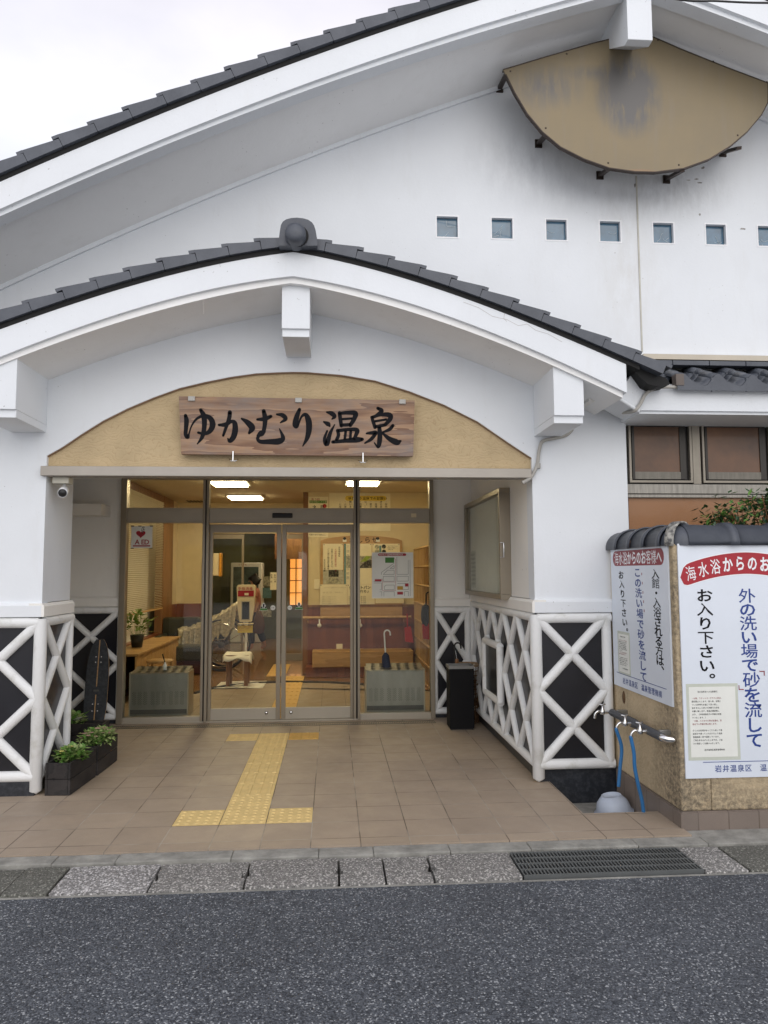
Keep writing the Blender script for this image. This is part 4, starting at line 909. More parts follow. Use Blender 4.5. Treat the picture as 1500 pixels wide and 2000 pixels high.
# umbrella stands either side
def umbrella_stand(px0, px1, label, tilt=0):
    y0 = 3.60; x0, x1 = at(px0, 1360, Y=y0).x, at(px1, 1360, Y=y0).x; h = .50; dp = .30
    t = thing('umbrella_stand', label, 'umbrella stand', ((x0+x1)/2, y0+dp/2, 0), 'steel umbrella stands inside the side panes')
    B(MSTEEL).prism([(y0, .03), (y0, h-.02), (y0+.01, h), (y0+dp, h+.045), (y0+dp, .03)], 'x', x0+.015, x1-.015).build('cabinet', t, bevel=.004)
    for xx in (x0, x1-.015): B(MFRAMEL).box(xx, xx+.0149, y0-.004, y0+dp+.004, 0, h+.01).build('side_panel', t)
    b = B(MBLACK); w = x1-x0
    for g in range(3):
        for s in range(3):
            gx = x0+w*(.085+g*.31+s*.094)
            for r in range(13):
                for cc_ in range(3 if r % 2 else 2):
                    xx = gx+(cc_-(1 if r % 2 else .5))*.017; zz = .155+r*.0115
                    b.add([(xx-.0042, y0-.0008, zz), (xx, y0-.0008, zz-.0042), (xx+.0042, y0-.0008, zz), (xx, y0-.0008, zz+.0042)], [(0, 1, 2, 3)])
    b.build('vent_holes', t)
    b = B(MBLACK)
    for k in range(6):
        for j in range(3): b.lathe([(0, 0), (.026, 0)], (x0+w*(.14+k*.145), y0+.06+j*.09, h+.012+.0135*j*1.2), seg=14)
    b.build('umbrella_holes', t); B(MSTEELD).box(x0+.016, x1-.016, y0-.006, y0, .05, .10).build('kick_plate', t)
    return x0, x1, y0, h
umbrella_stand(252, 368, 'steel umbrella stand with punched holes behind the left side pane')
sx0, sx1, sy0, sh_ = umbrella_stand(714, 830, 'steel umbrella stand with punched holes behind the right side pane')
def umbrella(name, label, base, top, mcl, handle=True, hm=None, r=.04, group=None):
    base, top = Vector(base), Vector(top); t = thing(name, label, 'umbrella', base, group); d = (top-base); n = 14; b = B(mcl)
    pts = [base+d*(k/n*.72) for k in range(n+1)]
    rs = [r*(.25+1.0*math.sin(PI*min(1, (k/n)**.8*.80))) for k in range(n+1)]; rs[-1] = .012
    b.tube(pts, r, seg=9, rs=rs); b.build('canopy', t); dn = d.normalized()
    hk = [base+d*.70, top]
    if handle:
        a = dn.cross(Y3).normalized(); c = top-a*.035; hk += [c+a*.035*math.cos(s)+dn*.035*math.sin(s) for s in np.linspace(0, PI, 8)][1:]+[c-a*.035-dn*.03]
    B(hm or MCHROME).tube(hk, .009, seg=10).build('handle', t); return t
p = at(757, 1300, Y=3.75); q = at(752, 1232, Y=3.75)
umbrella('umbrella', 'folded navy umbrella with pale hooked handle standing in the right umbrella stand', (p.x+.01, 3.75, .12), (q.x-.01, 3.75, q.z-.03), MNAVY, hm=MWHITE, r=.045)
p = at(322, 1312, Y=3.72); t = thing('bottle_with_brush', 'small white bottle with a black wand on the left umbrella stand', 'bottle', (p.x, 3.72, .52))
B(MWHITE).lathe([(0, 0), (.022, 0), (.022, .05), (.012, .07), (.010, .085), (0, .085)], (p.x, 3.72, .522)).build('bottle', t); B(MBLACK).tube([(p.x, 3.72, .60), (p.x-.03, 3.72, .70)], .006, rs=[.005, .009]).build('wand', t)
# counter, stool, plant, sofa, wheelchair on the left
t = thing('wall_counter', 'pale wooden counter with plank front under the left window', 'counter', (-1.65, 6, 0))
B(MWOODL).box(-1.85, -1.43, 4.7, 7.35, .57, .60).build('top', t, bevel=.004)
b = B(MWOODL); 
for k in range(13): b.box(-1.47, -1.455, 4.72+k*.2, 4.915+k*.2, .005, .568)
b.build('plank_front', t)
t = thing('round_stool', 'pale bentwood stool with round seat in front of the counter', 'stool', (-1.26, 5.0, 0))
c = at(312, 1290, Y=5.0); B(MWOODL).lathe([(0, .03), (.17, .03), (.175, .015), (.17, 0), (0, 0)], (c.x, 5.0, c.z-.02), seg=28).build('seat', t)
for k in range(4):
    a = PI/4+k*PI/2; dx, dy = math.cos(a), math.sin(a); z = c.z-.02
    B(MWOODL).tube([(c.x+dx*.11, 5+dy*.11, z), (c.x+dx*.17, 5+dy*.17, z-.01), (c.x+dx*.18, 5+dy*.18, z-.08), (c.x+dx*.18, 5+dy*.18, 0)], .018).build('leg', t)
def leafy(name, label, cat, c, R, n, sz, mats, seed=1, droop=.4, group=None, up=.6, stems=True, flowers=0, fm=None):
    rnd = random.Random(seed); b = B(mats[0]); c = Vector(c)
    for i in range(n):
        a = rnd.random()*2*PI; rr = math.sqrt(rnd.random()); h = rnd.random()**.7
        p = c+Vector((math.cos(a)*rr*R[0], math.sin(a)*rr*R[1], h*R[2]*(1-.35*rr*rr)))
        o = Vector((math.cos(a)*rr, math.sin(a)*rr, up)); o = (o+Vector((rnd.uniform(-1, 1), rnd.uniform(-1, 1), rnd.uniform(-.6, .6)))*.7).normalized()
        L = sz*rnd.uniform(.6, 1.25); w = L*.30; side = o.cross(Z3)
        side = side.normalized() if side.length > .05 else X3; nn = side.cross(o).normalized()
        tip = p+o*L-Z3*L*droop*rnd.random(); md = p+o*L*.5
        b.add([p, md+side*w, tip, md-side*w, md-nn*w*.35], [(0, 1, 4), (1, 2, 4), (2, 3, 4), (3, 0, 4)], mats[i % len(mats)])
        if stems and i % 4 == 0: b.tube([c+Vector((math.cos(a)*rr*R[0]*.5, math.sin(a)*rr*R[1]*.5, 0)), p], .0016, MLEAF, seg=4, cap=False)
    for i in range(flowers):
        a = rnd.random()*2*PI; rr = rnd.random()**.5; p = c+Vector((math.cos(a)*rr*R[0], math.sin(a)*rr*R[1], R[2]*(1.05-.4*rr*rr)+.01))
        for k in range(5):
            t2 = 2*PI*k/5; b.lathe([(.010, 0), (0, .004)], p+Vector((math.cos(t2)*.012, math.sin(t2)*.012, .003)), fm, seg=5)
    return b.build(name, label=label, cat=cat, group=group)
c = at(268, 1240, Y=5.6); t = thing('plant_pot', 'black plant pot on the window counter', 'pot', (c.x, 5.6, .6)); B(MBLACK).lathe([(0, 0), (.07, 0), (.095, .17), (.085, .17), (.07, .13), (0, .13)], (c.x, 5.6, .601)).build('pot', t)
leafy('pot_plant', 'leafy green pot plant by the left lobby window', 'plant', (c.x, 5.6, .76), (.17, .17, .34), 70, .12, [MLEAF, MLEAFP], 3)
a = at(308, 1205, Y=7.4); t = thing('waiting_armchair', 'dark armchair against the lobby wainscot', 'armchair', (a.x+.3, 7.5, 0))
md = mat('dark_green_leather', (.025, .028, .018), .4, coat=.3); B(md).box(a.x, a.x+.62, 7.75, 7.95, .25, .88).build('backrest', t, bevel=.04); B(md).box(a.x+.1, a.x+.85, 7.15, 7.745, .22, .45).build('seat', t, bevel=.03); B(md).box(a.x, a.x+.098, 7.15, 7.745, .1, .62).build('armrest', t, bevel=.03)
B(MREDD := mat('dark_red_base', (.05, .008, .012), .5)).box(a.x+.12, a.x+.84, 7.2, 7.7, .02, .219).build('base', t)
# wheelchair
Yw = 7.85; wc = at(437, 1257, Y=Yw); t = thing('wheelchair', 'folded wheelchair wrapped in clear film in the lobby', 'wheelchair', (wc.x, Yw, 0)); rw = wc.z*.97
for dy in (-.26, .26):
    b = B(MBLACK); b.tube([(wc.x+rw*math.cos(s), Yw+dy, wc.z+rw*math.sin(s)) for s in np.linspace(0, 2*PI, 41)], .018, seg=8); w = b.build('wheel', t)
    b = B(MCHROME); b.tube([(wc.x+rw*.86*math.cos(s), Yw+dy*1.12, wc.z+rw*.86*math.sin(s)) for s in np.linspace(0, 2*PI, 41)], .007, seg=6)
    for k in range(12): s = 2*PI*k/12; b.tube([(wc.x, Yw+dy, wc.z), (wc.x+rw*.97*math.cos(s), Yw+dy, wc.z+rw*.97*math.sin(s))], .003, seg=4)
    b.lathe([(0, .03), (.05, .03), (.05, -.03), (0, -.03)], (wc.x, Yw+dy, wc.z), MSTEELD, M=Matrix.Rotation(PI/2, 3, 'X')); b.build('spokes', w)
B(md).box(wc.x-.42, wc.x+.08, Yw-.22, Yw+.22, .48, .56).build('seat', t, bevel=.02)
b = B(MCHROME)
for dy in (-.23, .23): b.tube([(wc.x-.55, Yw+dy, .12), (wc.x-.45, Yw+dy, .5), (wc.x+.05, Yw+dy, .52), (wc.x+.10, Yw+dy, .98), (wc.x+.24, Yw+dy, 1.0)], .013)
b.build('tube_frame', t); B(md).box(wc.x+.05, wc.x+.09, Yw-.22, Yw+.22, .56, .93).build('backrest', t, bevel=.01)
b = B(MPLAST); rnd = random.Random(5); n = 26; gx = []
for i in range(n):
    for j in range(12):
        u, v = i/(n-1), j/11; X = wc.x-.72+u*.95; z = .62+.42*u**1.6+.10*math.sin(PI*v)+rnd.uniform(-.028, .028); Yy = Yw-.32+.64*v
        if j in (0, 11): z -= .28+.10*rnd.random()
        gx.append((X+rnd.uniform(-.02, .02), Yy, z))
b.add(gx, [(i*12+j, (i+1)*12+j, (i+1)*12+j+1, i*12+j+1) for i in range(n-1) for j in range(11)]); b.build('film_wrap', label='crumpled clear film draped over the wheelchair', cat='plastic cover')
# sanitizer stand with stool and towels
Ys = 6.1; c = at(481, 1170, Y=Ys); zt3 = at(481, 1142, Y=Ys).z; zb3 = at(481, 1214, Y=Ys).z
t = thing('sanitizer_stand', 'cream hand sanitizer dispenser on a white pole inside the left door', 'sanitizer stand', (c.x, Ys, 0))
B(MWHITE).lathe([(0, .012), (.19, .012), (.20, 0), (0, 0)], (c.x, Ys, .004), seg=28).build('base', t); B(MWHITE).tube([(c.x, Ys, .01), (c.x, Ys, zb3)], .017).build('pole', t)
b = B(MCABIN); hw = .135; prof = [(-hw, zt3-.03), (-hw+.02, zt3), (hw-.02, zt3), (hw, zt3-.03), (hw-.015, zb3+.20), (hw-.05, zb3), (-hw+.05, zb3), (-hw+.015, zb3+.20)]
b.prism([(c.x+x, z) for x, z in prof][::-1], 'y', Ys-.06, Ys+.06); b.build('dispenser', t, bevel=.01)
b = B(MRED); b.box(c.x-.115, c.x+.115, Ys-.063, Ys-.0605, zt3-.17, zt3-.085); b.text('手指消毒', (c.x-.09, Ys-.0625, zt3-.055), X3, Z3, .052, MRED, bold=.03, pitch=1.05); b.box(c.x-.02, c.x+.04, Ys-.0645, Ys-.0632, zt3-.155, zt3-.12, MPAPC); b.build('front_label', t)
b = B(MFRAMEL).box(c.x-.062, c.x+.062, Ys-.064, Ys-.0605, zb3+.03, zb3+.30); b.build('window_frame', t); B(MBLACK).box(c.x-.05, c.x+.05, Ys-.068, Ys-.0642, zb3+.04, zb3+.29).build('tank_window', t)
B(MCABIN).box(c.x-.11, c.x+.11, Ys-.12, Ys+.02, zb3-.035, zb3-.02).build('drip_tray', t, bevel=.004); b = B(MYNOTE).box(c.x-.11, c.x+.11, Ys-.10, Ys-.097, zb3-.155, zb3-.05); rows(b, c.x-.09, zb3-.07, ['手指の消毒を　お願い', '致します。ご協力', 'ください。'], .020, MRED, Ys-.1005); b.build('yellow_note', t)
t = thing('low_stool', 'brown four legged stool under a white towel by the sanitizer', 'stool', (c.x-.1, Ys-.05, 0)); xa, xb = at(441, 1270, Y=Ys-.1).x, at(492, 1270, Y=Ys-.1).x; zt4 = at(466, 1273, Y=Ys-.1).z
B(MWOODB).box(xa+.02, xb-.02, Ys-.28, Ys-.02, zt4-.06, zt4-.03).build('seat', t)
for xx in (xa+.03, xb-.09): 
    for yy in (Ys-.27, Ys-.06): B(MWOODB).box(xx, xx+.055, yy, yy+.04, .012, zt4-.061).build('leg', t)
def cloth(name, label, x0, x1, y0, y1, z, sag, seed, hang=.0, m=MTOWEL, n=14, k=10):
    rnd = random.Random(seed); v = []
    for i in range(n):
        for j in range(k):
            u, w = i/(n-1), j/(k-1); e = min(u, 1-u, w, 1-w)
            v.append((x0+(x1-x0)*u+rnd.uniform(-.006, .006), y0+(y1-y0)*w, z+sag*(math.sin(7*u+seed)+math.cos(9*w+3*u))*.5-(hang*(1-min(1, (w if j < k/2 else 1-w)*4)))*(1+.3*math.sin(9*u))-(hang*.5 if i in (0, n-1) else 0)))
    return B(m).add(v, [(i*k+j, (i+1)*k+j, (i+1)*k+j+1, i*k+j+1) for i in range(n-1) for j in range(k-1)], smooth=True).build(name, label=label, cat='towel', solid=.004)
cloth('towel', 'white towel draped over the low stool', xa-.02, xb+.02, Ys-.34, Ys+.02, zt4+.0, .012, 2, .09)
cloth('floor_towel', 'white towel spread on the lobby floor under the stool', at(426, 1337, Z=.01).x, at(517, 1337, Z=.01).x, Ys-.42, Ys+.22, .012, .008, 4)
# yellow guide strip inside
pts = [at(x, y, Z=0) for x, y in ((530, 1412), (560, 1412))]
for i in range(9):
    xx0 = .30; yy0 = 3.50+i*.3 if i < 9 else 0; y_ = 3.48+i*.30
    if y_ > 5.9: break
    b = B(MYEL2).box(.303, .597, y_+.003, y_+.297, -.0008, .004)
    for k in range(4): b.box(.325+k*.072, .357+k*.072, y_+.02, y_+.28, .0041, .008)
    b.build('lobby_tactile_tile', label=f'yellow barred tile on the vestibule floor, {["nearest the door", "second from the door", "third from the door", "fourth from the door", "fifth from the door", "sixth from the door", "seventh from the door", "farthest, by the curved rail", "last"][i]}', cat='tactile tile', group='yellow guide tiles inside')
for i, (xx, yy) in enumerate(((.303, 6.25), (.303, 6.55), (.0, 6.9), (.0, 7.2), (.0, 7.5), (.0, 7.8), (.0, 8.1))):
    b = B(MYEL2).box(xx, xx+.294, yy, yy+.294, -.0035, .002)
    for k in range(4): b.box(xx+.02+k*.072, xx+.052+k*.072, yy+.02, yy+.28, .0021, .006)
    b.build('lobby_tactile_tile', label=f'yellow barred tile on the wooden lobby floor, {["first beyond the rail", "second beyond the rail", "third beyond the rail", "fourth beyond the rail", "fifth beyond the rail", "sixth beyond the rail", "seventh beyond the rail"][i]}', cat='tactile tile', group='yellow guide tiles inside')
# yellow box, panels and vending machine beyond
p, q = at(411, 1081, Y=8.9), at(434, 1125, Y=8.9); t = thing('wall_dispenser', 'orange and cream box on the wall left of the inner door', 'dispenser box', ((p.x+q.x)/2, 8.85, q.z)); B(MCABIN).box(p.x, p.x+.18, 8.75, 8.94, q.z, p.z).build('box', t, bevel=.02); B(mat('orange_plastic', (.65, .30, .03), .35)).box(p.x+.181, q.x+.0, 8.73, 8.94, q.z-.01, p.z+.01).build('cover', t, bevel=.03)
Yv = 12.6; p, q = at(451, 1099, Y=Yv), at(510, 1199, Y=Yv)
t = thing('vending_machine', 'white vending machine with dark glass front in the far hall', 'vending machine', ((p.x+q.x)/2, Yv+.3, 0)); B(MWHITE).box(p.x, q.x, Yv, Yv+.7, 0.0, p.z).build('body', t, bevel=.02); B(mat('machine_glass', (.03, .05, .05), .15, var=.9, vs=4, col2=(.12, .17, .17))).box(p.x+.06, q.x-.07, Yv-.01, Yv-.0005, .75, p.z-.10).build('display_window', t)
b = B(MRED).text('おすすめ', (p.x+.2, Yv-.002, p.z-.05), X3, Z3, .05, MRED, res=1); b.build('lettering', t)
for i, (x0, y0, x1, y1, m_, lab) in enumerate(((514, 1126, 530, 1145, MPHOTO, 'blue and white poster stack beside the vending machine'), (513, 1148, 530, 1168, MTEAL, 'teal leaflet under the blue poster in the hall'), (515, 1190, 530, 1205, MPHOTO, 'leaflet rack pocket low in the hall'))):
    p, q = at(x0, y0, Y=11.9), at(x1, y1, Y=11.9); B(m_).box(p.x, q.x, 11.9, 11.92, q.z, p.z).build('hall_leaflet', label=lab, cat='leaflet')
p, q = at(528, 1118, Y=8.94), at(541, 1152, Y=8.94); b = B(MPAPC).box(p.x, q.x, 8.93, 8.94, q.z, p.z); cols(b, q.x-.04, p.z-.05, ['本日の湯', '男湯　右'], .04, 8.928); b.build('hanging_notice', label='cream vertical notice on the inner sliding door', cat='notice')
# person in the hall (profile, pink shirt, brown bag)
Yp = 10.8; f = at(498, 1268, Y=Yp); ph = at(494, 1125, Y=Yp).z-.005; px_ = at(499, 1180, Y=Yp).x
t = thing('person', 'person in a pink T-shirt and dark trousers carrying a brown patterned bag in the hall', 'person', (px_, Yp, 0))
def skin(name, parent, V, E, m, lv=2):
    me = bpy.data.meshes.new(name); o = bpy.data.objects.new(name, me); C.objects.link(o); off = Vector(parent['_o']); me.from_pydata([Vector(v[:3])-off for v in V], E, []); me.materials.append(m); o.parent = parent; o['_o'] = tuple(off)
    k = o.modifiers.new('k', 'SKIN'); 
    if not me.skin_vertices: me.skin_vertices.new()
    for i, v in enumerate(V): me.skin_vertices[0].data[i].radius = (v[3], v[4] if len(v) > 4 else v[3]); me.skin_vertices[0].data[i].use_root = i == 0
    s_ = o.modifiers.new('u', 'SUBSURF'); s_.levels = s_.render_levels = lv
    for p in me.polygons: p.use_smooth = True
    k.use_smooth_shade = True; return o
k = ph/1.57; x, y = px_, Yp
body = [(x, y, .86*k, .12), (x, y, 1.05*k, .11), (x-.01, y, 1.25*k, .13), (x-.02, y, 1.33*k, .05), (x-.035, y, 1.40*k, .055), (x-.05, y, 1.47*k, .085), (x-.05, y, 1.53*k, .06), (x, y-.15, 1.25*k, .05), (x+.01, y-.20, 1.0*k, .04), (x-.05, y-.22, .80*k, .032), (x-.06, y-.22, .72*k, .03),
        (x, y+.15, 1.25*k, .05), (x+.02, y+.2, 1.0*k, .04), (x+.05, y+.2, .78*k, .03), (x-.02, y-.08, .75*k, .09), (x-.08, y-.09, .45*k, .06), (x-.06, y-.09, .08*k, .045), (x-.17, y-.09, .03*k, .035), (x+.02, y+.08, .75*k, .09), (x+.08, y+.09, .45*k, .06), (x+.20, y+.09, .10*k, .045), (x+.11, y+.09, .03*k, .035)]
skin('body', t, body, [(0, 1), (1, 2), (2, 3), (3, 4), (4, 5), (5, 6), (2, 7), (7, 8), (8, 9), (9, 10), (2, 11), (11, 12), (12, 13), (0, 14), (14, 15), (15, 16), (16, 17), (0, 18), (18, 19), (19, 20), (20, 21)], MSKIN)
skin('shirt', t, [(x, y, .88*k, .14), (x, y, 1.06*k, .125), (x-.01, y, 1.26*k, .145), (x-.02, y, 1.31*k, .07), (x, y-.16, 1.26*k, .07), (x+.005, y-.19, 1.10*k, .062), (x, y+.16, 1.26*k, .07), (x+.01, y+.19, 1.10*k, .062)], [(0, 1), (1, 2), (2, 3), (2, 4), (4, 5), (2, 6), (6, 7)], MPINK)
skin('trousers', t, [(x, y, .87*k, .135), (x-.02, y-.08, .72*k, .105), (x-.08, y-.09, .42*k, .085), (x-.06, y-.09, .13*k, .07), (x+.02, y+.08, .72*k, .105), (x+.08, y+.09, .42*k, .085), (x+.18, y+.09, .16*k, .07)], [(0, 1), (1, 2), (2, 3), (0, 4), (4, 5), (5, 6)], MDCLOTH)
skin('hair', t, [(x-.02, y, 1.50*k, .098), (x+.03, y, 1.45*k, .085), (x+.05, y, 1.38*k, .05), (x-.06, y, 1.555*k, .06)], [(0, 1), (1, 2), (0, 3)], MHAIR)
B(MSKIN).tube([(x-.125, y, 1.475*k), (x-.155, y, 1.455*k)], .012, rs=[.010, .014]).build('nose', t)
c = at(506, 1215, Y=Yp-.25); b = B(MBAG); b.lathe([(0, -.24), (.10, -.22), (.13, -.08), (.10, .10), (.05, .22), (0, .24)], (c.x, Yp-.3, c.z), seg=16, sy=.5); b.tube([(c.x-.05, Yp-.3, c.z+.2), (c.x, Yp-.29, c.z+.36), (c.x+.05, Yp-.3, c.z+.2)], .01); b.build('handbag', label='brown patterned bag hanging at the side of the person in pink', cat='bag')
# dustpans by the shoe shelf
for (px, py, Y, lab) in ((831, 1232, 4.3, 'bright red dustpan hanging at the right end pane'), (796, 1238, 6.9, 'dim red dustpan hanging below the handrail end')):
    c = at(px, py, Y=Y); t = thing('dustpan', lab, 'dustpan', (c.x, Y, c.z-.15), 'red dustpans in the lobby'); s = .8 if Y < 5 else 1
    B(MRPLAS).prism([(c.x-.05*s, c.z+.10*s), (c.x+.05*s, c.z+.12*s), (c.x+.09*s, c.z-.14*s), (c.x-.04*s, c.z-.12*s)], 'y', Y-.03, Y+.03).build('pan', t, bevel=.01); B(MRPLAS).tube([(c.x, Y, c.z+.1*s), (c.x-.005, Y, c.z+.32*s)], .011).build('handle', t)
c = at(831, 1190, Y=4.3); umbrella('hanging_umbrella', 'folded black umbrella hanging at the shoe shelf end', (c.x, 4.3, c.z-.24), (c.x+.01, 4.3, c.z+.18), MBLKM, hm=MBLACK, r=.05)

# ================================================================== THINGS OUTSIDE
# --- carved name board over the entrance
yb_ = YF-.055
q = [at(x, y, Y=yb_) for x, y in ((349, 774), (810, 782), (807, 891), (354, 887))]
t = thing('name_board', 'weathered carved wooden name board with black brush lettering over the entrance', 'name board', ((q[0].x+q[1].x)/2, yb_, q[2].z))
B(MBOARD).prism([(p.x, p.z) for p in (q[3], q[2], q[1], q[0])], 'y', yb_, yb_+.05).build('board', t, bevel=.006)
SK = [[(97,185,12),(103,215,17),(100,260,15),(98,295,14),(110,312,14),(118,290,6),(133,245,6),(162,205,9),(205,186,13),(243,202,18),(256,240,21),(238,278,17),(205,292,11),(172,285,9)],
 [(186,152,12),(205,190,19),(207,250,17),(195,310,14),(166,352,4)],
 [(293,240,9),(330,238,16),(365,220,13),(385,230,18),(388,270,21),(378,310,20),(357,334,15),(345,320,5)], [(357,166,15),(353,200,15),(336,250,12),(318,302,9)], [(426,203,7),(460,225,19),(487,257,23),(470,288,9)],
 [(518,208,9),(560,205,16),(597,190,12)], [(555,158,14),(563,200,18),(560,250,15),(548,292,14),(528,302,12),(520,322,12),(538,338,15),(590,338,19),(642,336,23),(668,316,16),(648,262,4)], [(560,280,9),(535,280,8),(520,303,9)], [(632,178,7),(665,183,16),(683,205,15),(653,227,5)],
 [(765,149,12),(748,195,19),(740,240,20),(753,250,8),(775,195,8),(800,180,15),(818,215,22),(820,270,21),(808,320,15),(784,364,4)],
 [(925,165,7),(952,172,17),(970,190,15),(955,206,5)], [(908,222,7),(932,235,17),(942,247,7)], [(971,238,4),(945,288,13),(925,352,18),(912,320,12),(927,275,7)],
 [(1000,170,14),(1004,205,14),(1010,245,13)], [(1002,172,12),(1050,168,15),(1092,172,19),(1085,205,16),(1062,242,14)], [(1014,206,9),(1072,202,9)], [(1010,241,12),(1064,238,13)],
 [(988,272,12),(993,300,13),(980,332,12)], [(988,274,13),(1050,267,13),(1102,270,16),(1095,300,14),(1083,326,12)], [(1036,272,10),(1030,326,10)], [(1066,270,10),(1062,326,10)], [(960,340,12),(1030,333,15),(1100,327,21),(1132,324,13)],
 [(1224,142,12),(1247,158,15),(1214,183,9)], [(1188,195,11),(1198,225,13),(1207,255,12)], [(1190,196,12),(1240,180,13),(1292,182,19),(1296,205,17),(1268,238,13)], [(1205,219,9),(1272,208,9)], [(1207,251,12),(1266,240,12)],
 [(1232,250,14),(1236,300,18),(1232,348,17),(1224,370,9),(1204,345,5)], [(1158,290,7),(1200,285,15),(1212,287,13),(1186,322,13),(1148,347,6)], [(1312,243,12),(1292,266,13),(1253,283,7)], [(1248,285,7),(1290,320,17),(1335,341,23),(1357,334,8)]]
b = B(MINK)
for si, s in enumerate(SK):
    c = catmull(s, 6); P = []
    for X, Y, w in c: p = at(330+X/3, 750+Y/3, Y=yb_); P.append((p.x, p.z, w*.70/3*(5.85/CF)*1.13))
    L, Rr = [], []
    for i, p in enumerate(P):
        a, d = P[max(i-1, 0)], P[min(i+1, len(P)-1)]; dx, dz = d[0]-a[0], d[1]-a[1]; n = math.hypot(dx, dz) or 1
        L.append((p[0]-dz/n*p[2], p[1]+dx/n*p[2])); Rr.append((p[0]+dz/n*p[2], p[1]-dx/n*p[2]))
    y0 = yb_-.0012-.0001*(si % 7)
    b.add([(x, y0, z) for x, z in L]+[(x, y0, z) for x, z in Rr], [(i, i+1, len(L)+i+1, len(L)+i) for i in range(len(L)-1)])
    for p in (P[0], P[-1]): b.add([(p[0]+p[2]*math.cos(2*PI*k/12), y0, p[1]+p[2]*math.sin(2*PI*k/12)) for k in range(12)], [tuple(range(12))])
b.build('brush_lettering', t)
for x, y in ((374, 778), (583, 781), (786, 784)):
    p = at(x, y, Y=yb_-.01); B(mat('clip_plastic', (.42, .41, .38), .5) if x == 374 else bpy.data.materials['clip_plastic']).box(p.x-.026, p.x+.026, yb_-.014, yb_+.03, p.z-.020, p.z+.017).build('top_clip', t, bevel=.004)
for x, y in ((455, 890), (709, 893)):
    p = at(x, y, Y=yb_-.01); b = B(MCHROME); b.tube([(p.x, yb_-.008, p.z+.035), (p.x, yb_-.010, p.z-.038)], .006); b.tube([(p.x-.035, yb_+.04, p.z-.018), (p.x-.015, yb_+.0, p.z-.040), (p.x+.015, yb_, p.z-.040), (p.x+.035, yb_+.04, p.z-.018)], .004); b.build('hook', t)
# --- fan-shaped emblem panel
yE2 = .47
pts = [(983, 136), (1080, 107), (1160, 84), (1225, 68), (1262, 66), (1330, 96), (1420, 132), (1500, 162)]
arc = [(1500, 200), (1487, 225), (1460, 257), (1427, 285), (1385, 311), (1335, 329), (1280, 336), (1240, 335), (1190, 328), (1140, 310), (1095, 287), (1060, 258), (1030, 222), (1005, 180), (988, 145)]
P = [at(x, y, Y=yE2) for x, y in pts+arc]
t = thing('emblem_panel', 'fan shaped bronze sheet panel with grey stains high on the gable', 'wall panel', (3.46, yE2, 4.9))
m, n, l, bb = nodes('stained_bronze'); co = n.new('ShaderNodeTexCoord').outputs['Object']
c = mixc(n, l, ramp(n, l, noise(n, l, co, 1.6, 4), .3, .7), (.235, .187, .110), (.20, .163, .105))
st = ramp(n, l, noise(n, l, co, 5, 6, (2.4, 1, .3)), .52, .72, (0,)*3, (.35,)*3); c = mixc(n, l, st, c, (.22, .19, .15))
for ctr, rad, am in (((-.08, 0, .52), (.30, 1, .40), 2.6), ((-.75, 0, .55), (.36, 1, .22), 1.1), ((-.35, 0, .68), (.35, 1, .08), .8)):
    g = gmask(n, l, co, ctr, rad); nn = ramp(n, l, noise(n, l, co, 9, 6, (2, 1, .45)), .3, .55); c = mixc(n, l, mixc(n, l, 1.0, mixc(n, l, 1.0, g, nn, 'MULTIPLY'), (am,)*3, 'MULTIPLY'), c, (.13, .125, .12))
c = mixc(n, l, gmask(n, l, co, (.0, 0, -.16), (.22, 1, .06)), c, (.42, .20, .10))
l.new(c, bb.inputs['Base Color']); bb.inputs['Roughness'].default_value = .48; bb.inputs['Metallic'].default_value = .25
B(m).prism([(p.x, p.z) for p in P][::-1], 'y', yE2, yE2+.012).build('sheet', t)
b = B(MDKMET)
for i in range(len(P)-1): a_, c_ = P[i], P[i+1]; b.obox(((a_.x+c_.x)/2, yE2+.016, (a_.z+c_.z)/2), (c_-a_).normalized(), Y3, Y3.cross((c_-a_).normalized()), (c_-a_).length/2, .018, .004)
b.build('rim', t)
for x, y, x2, y2 in ((983, 140, 976, 172), (1063, 258, 1052, 280), (1180, 325, 1172, 342), (1318, 332, 1302, 350), (1420, 288, 1412, 298), (1497, 200, 1499, 204)):
    a_ = at(x, y, Y=yE2+.02); c_ = at(x2, y2, Y=YG-.01); a_ = Vector((c_.x*.6+a_.x*.4, yE2+.02, a_.z)); bk = B(MDKMET)
    d = (c_-a_).normalized(); s_ = d.cross(Z3).normalized(); bk.obox((a_+c_)/2, d, s_, d.cross(s_), (c_-a_).length/2, .018, .012); bk.box(c_.x-.03, c_.x+.03, YG-.012, YG-.001, c_.z-.035, c_.z+.035); bk.build('bracket', t)
b = B(MDKMET)
for x, y in ((997, 139), (1107, 105), (1285, 78), (1393, 120), (1066, 250), (1188, 318), (1326, 322), (1441, 264), (1498, 160)):
    p = at(x, y, Y=yE2-.001); b.lathe([(0, .004), (.006, .003), (.008, 0)], (p.x, yE2, p.z), seg=10, M=Mx)
b.build('rivets', t)
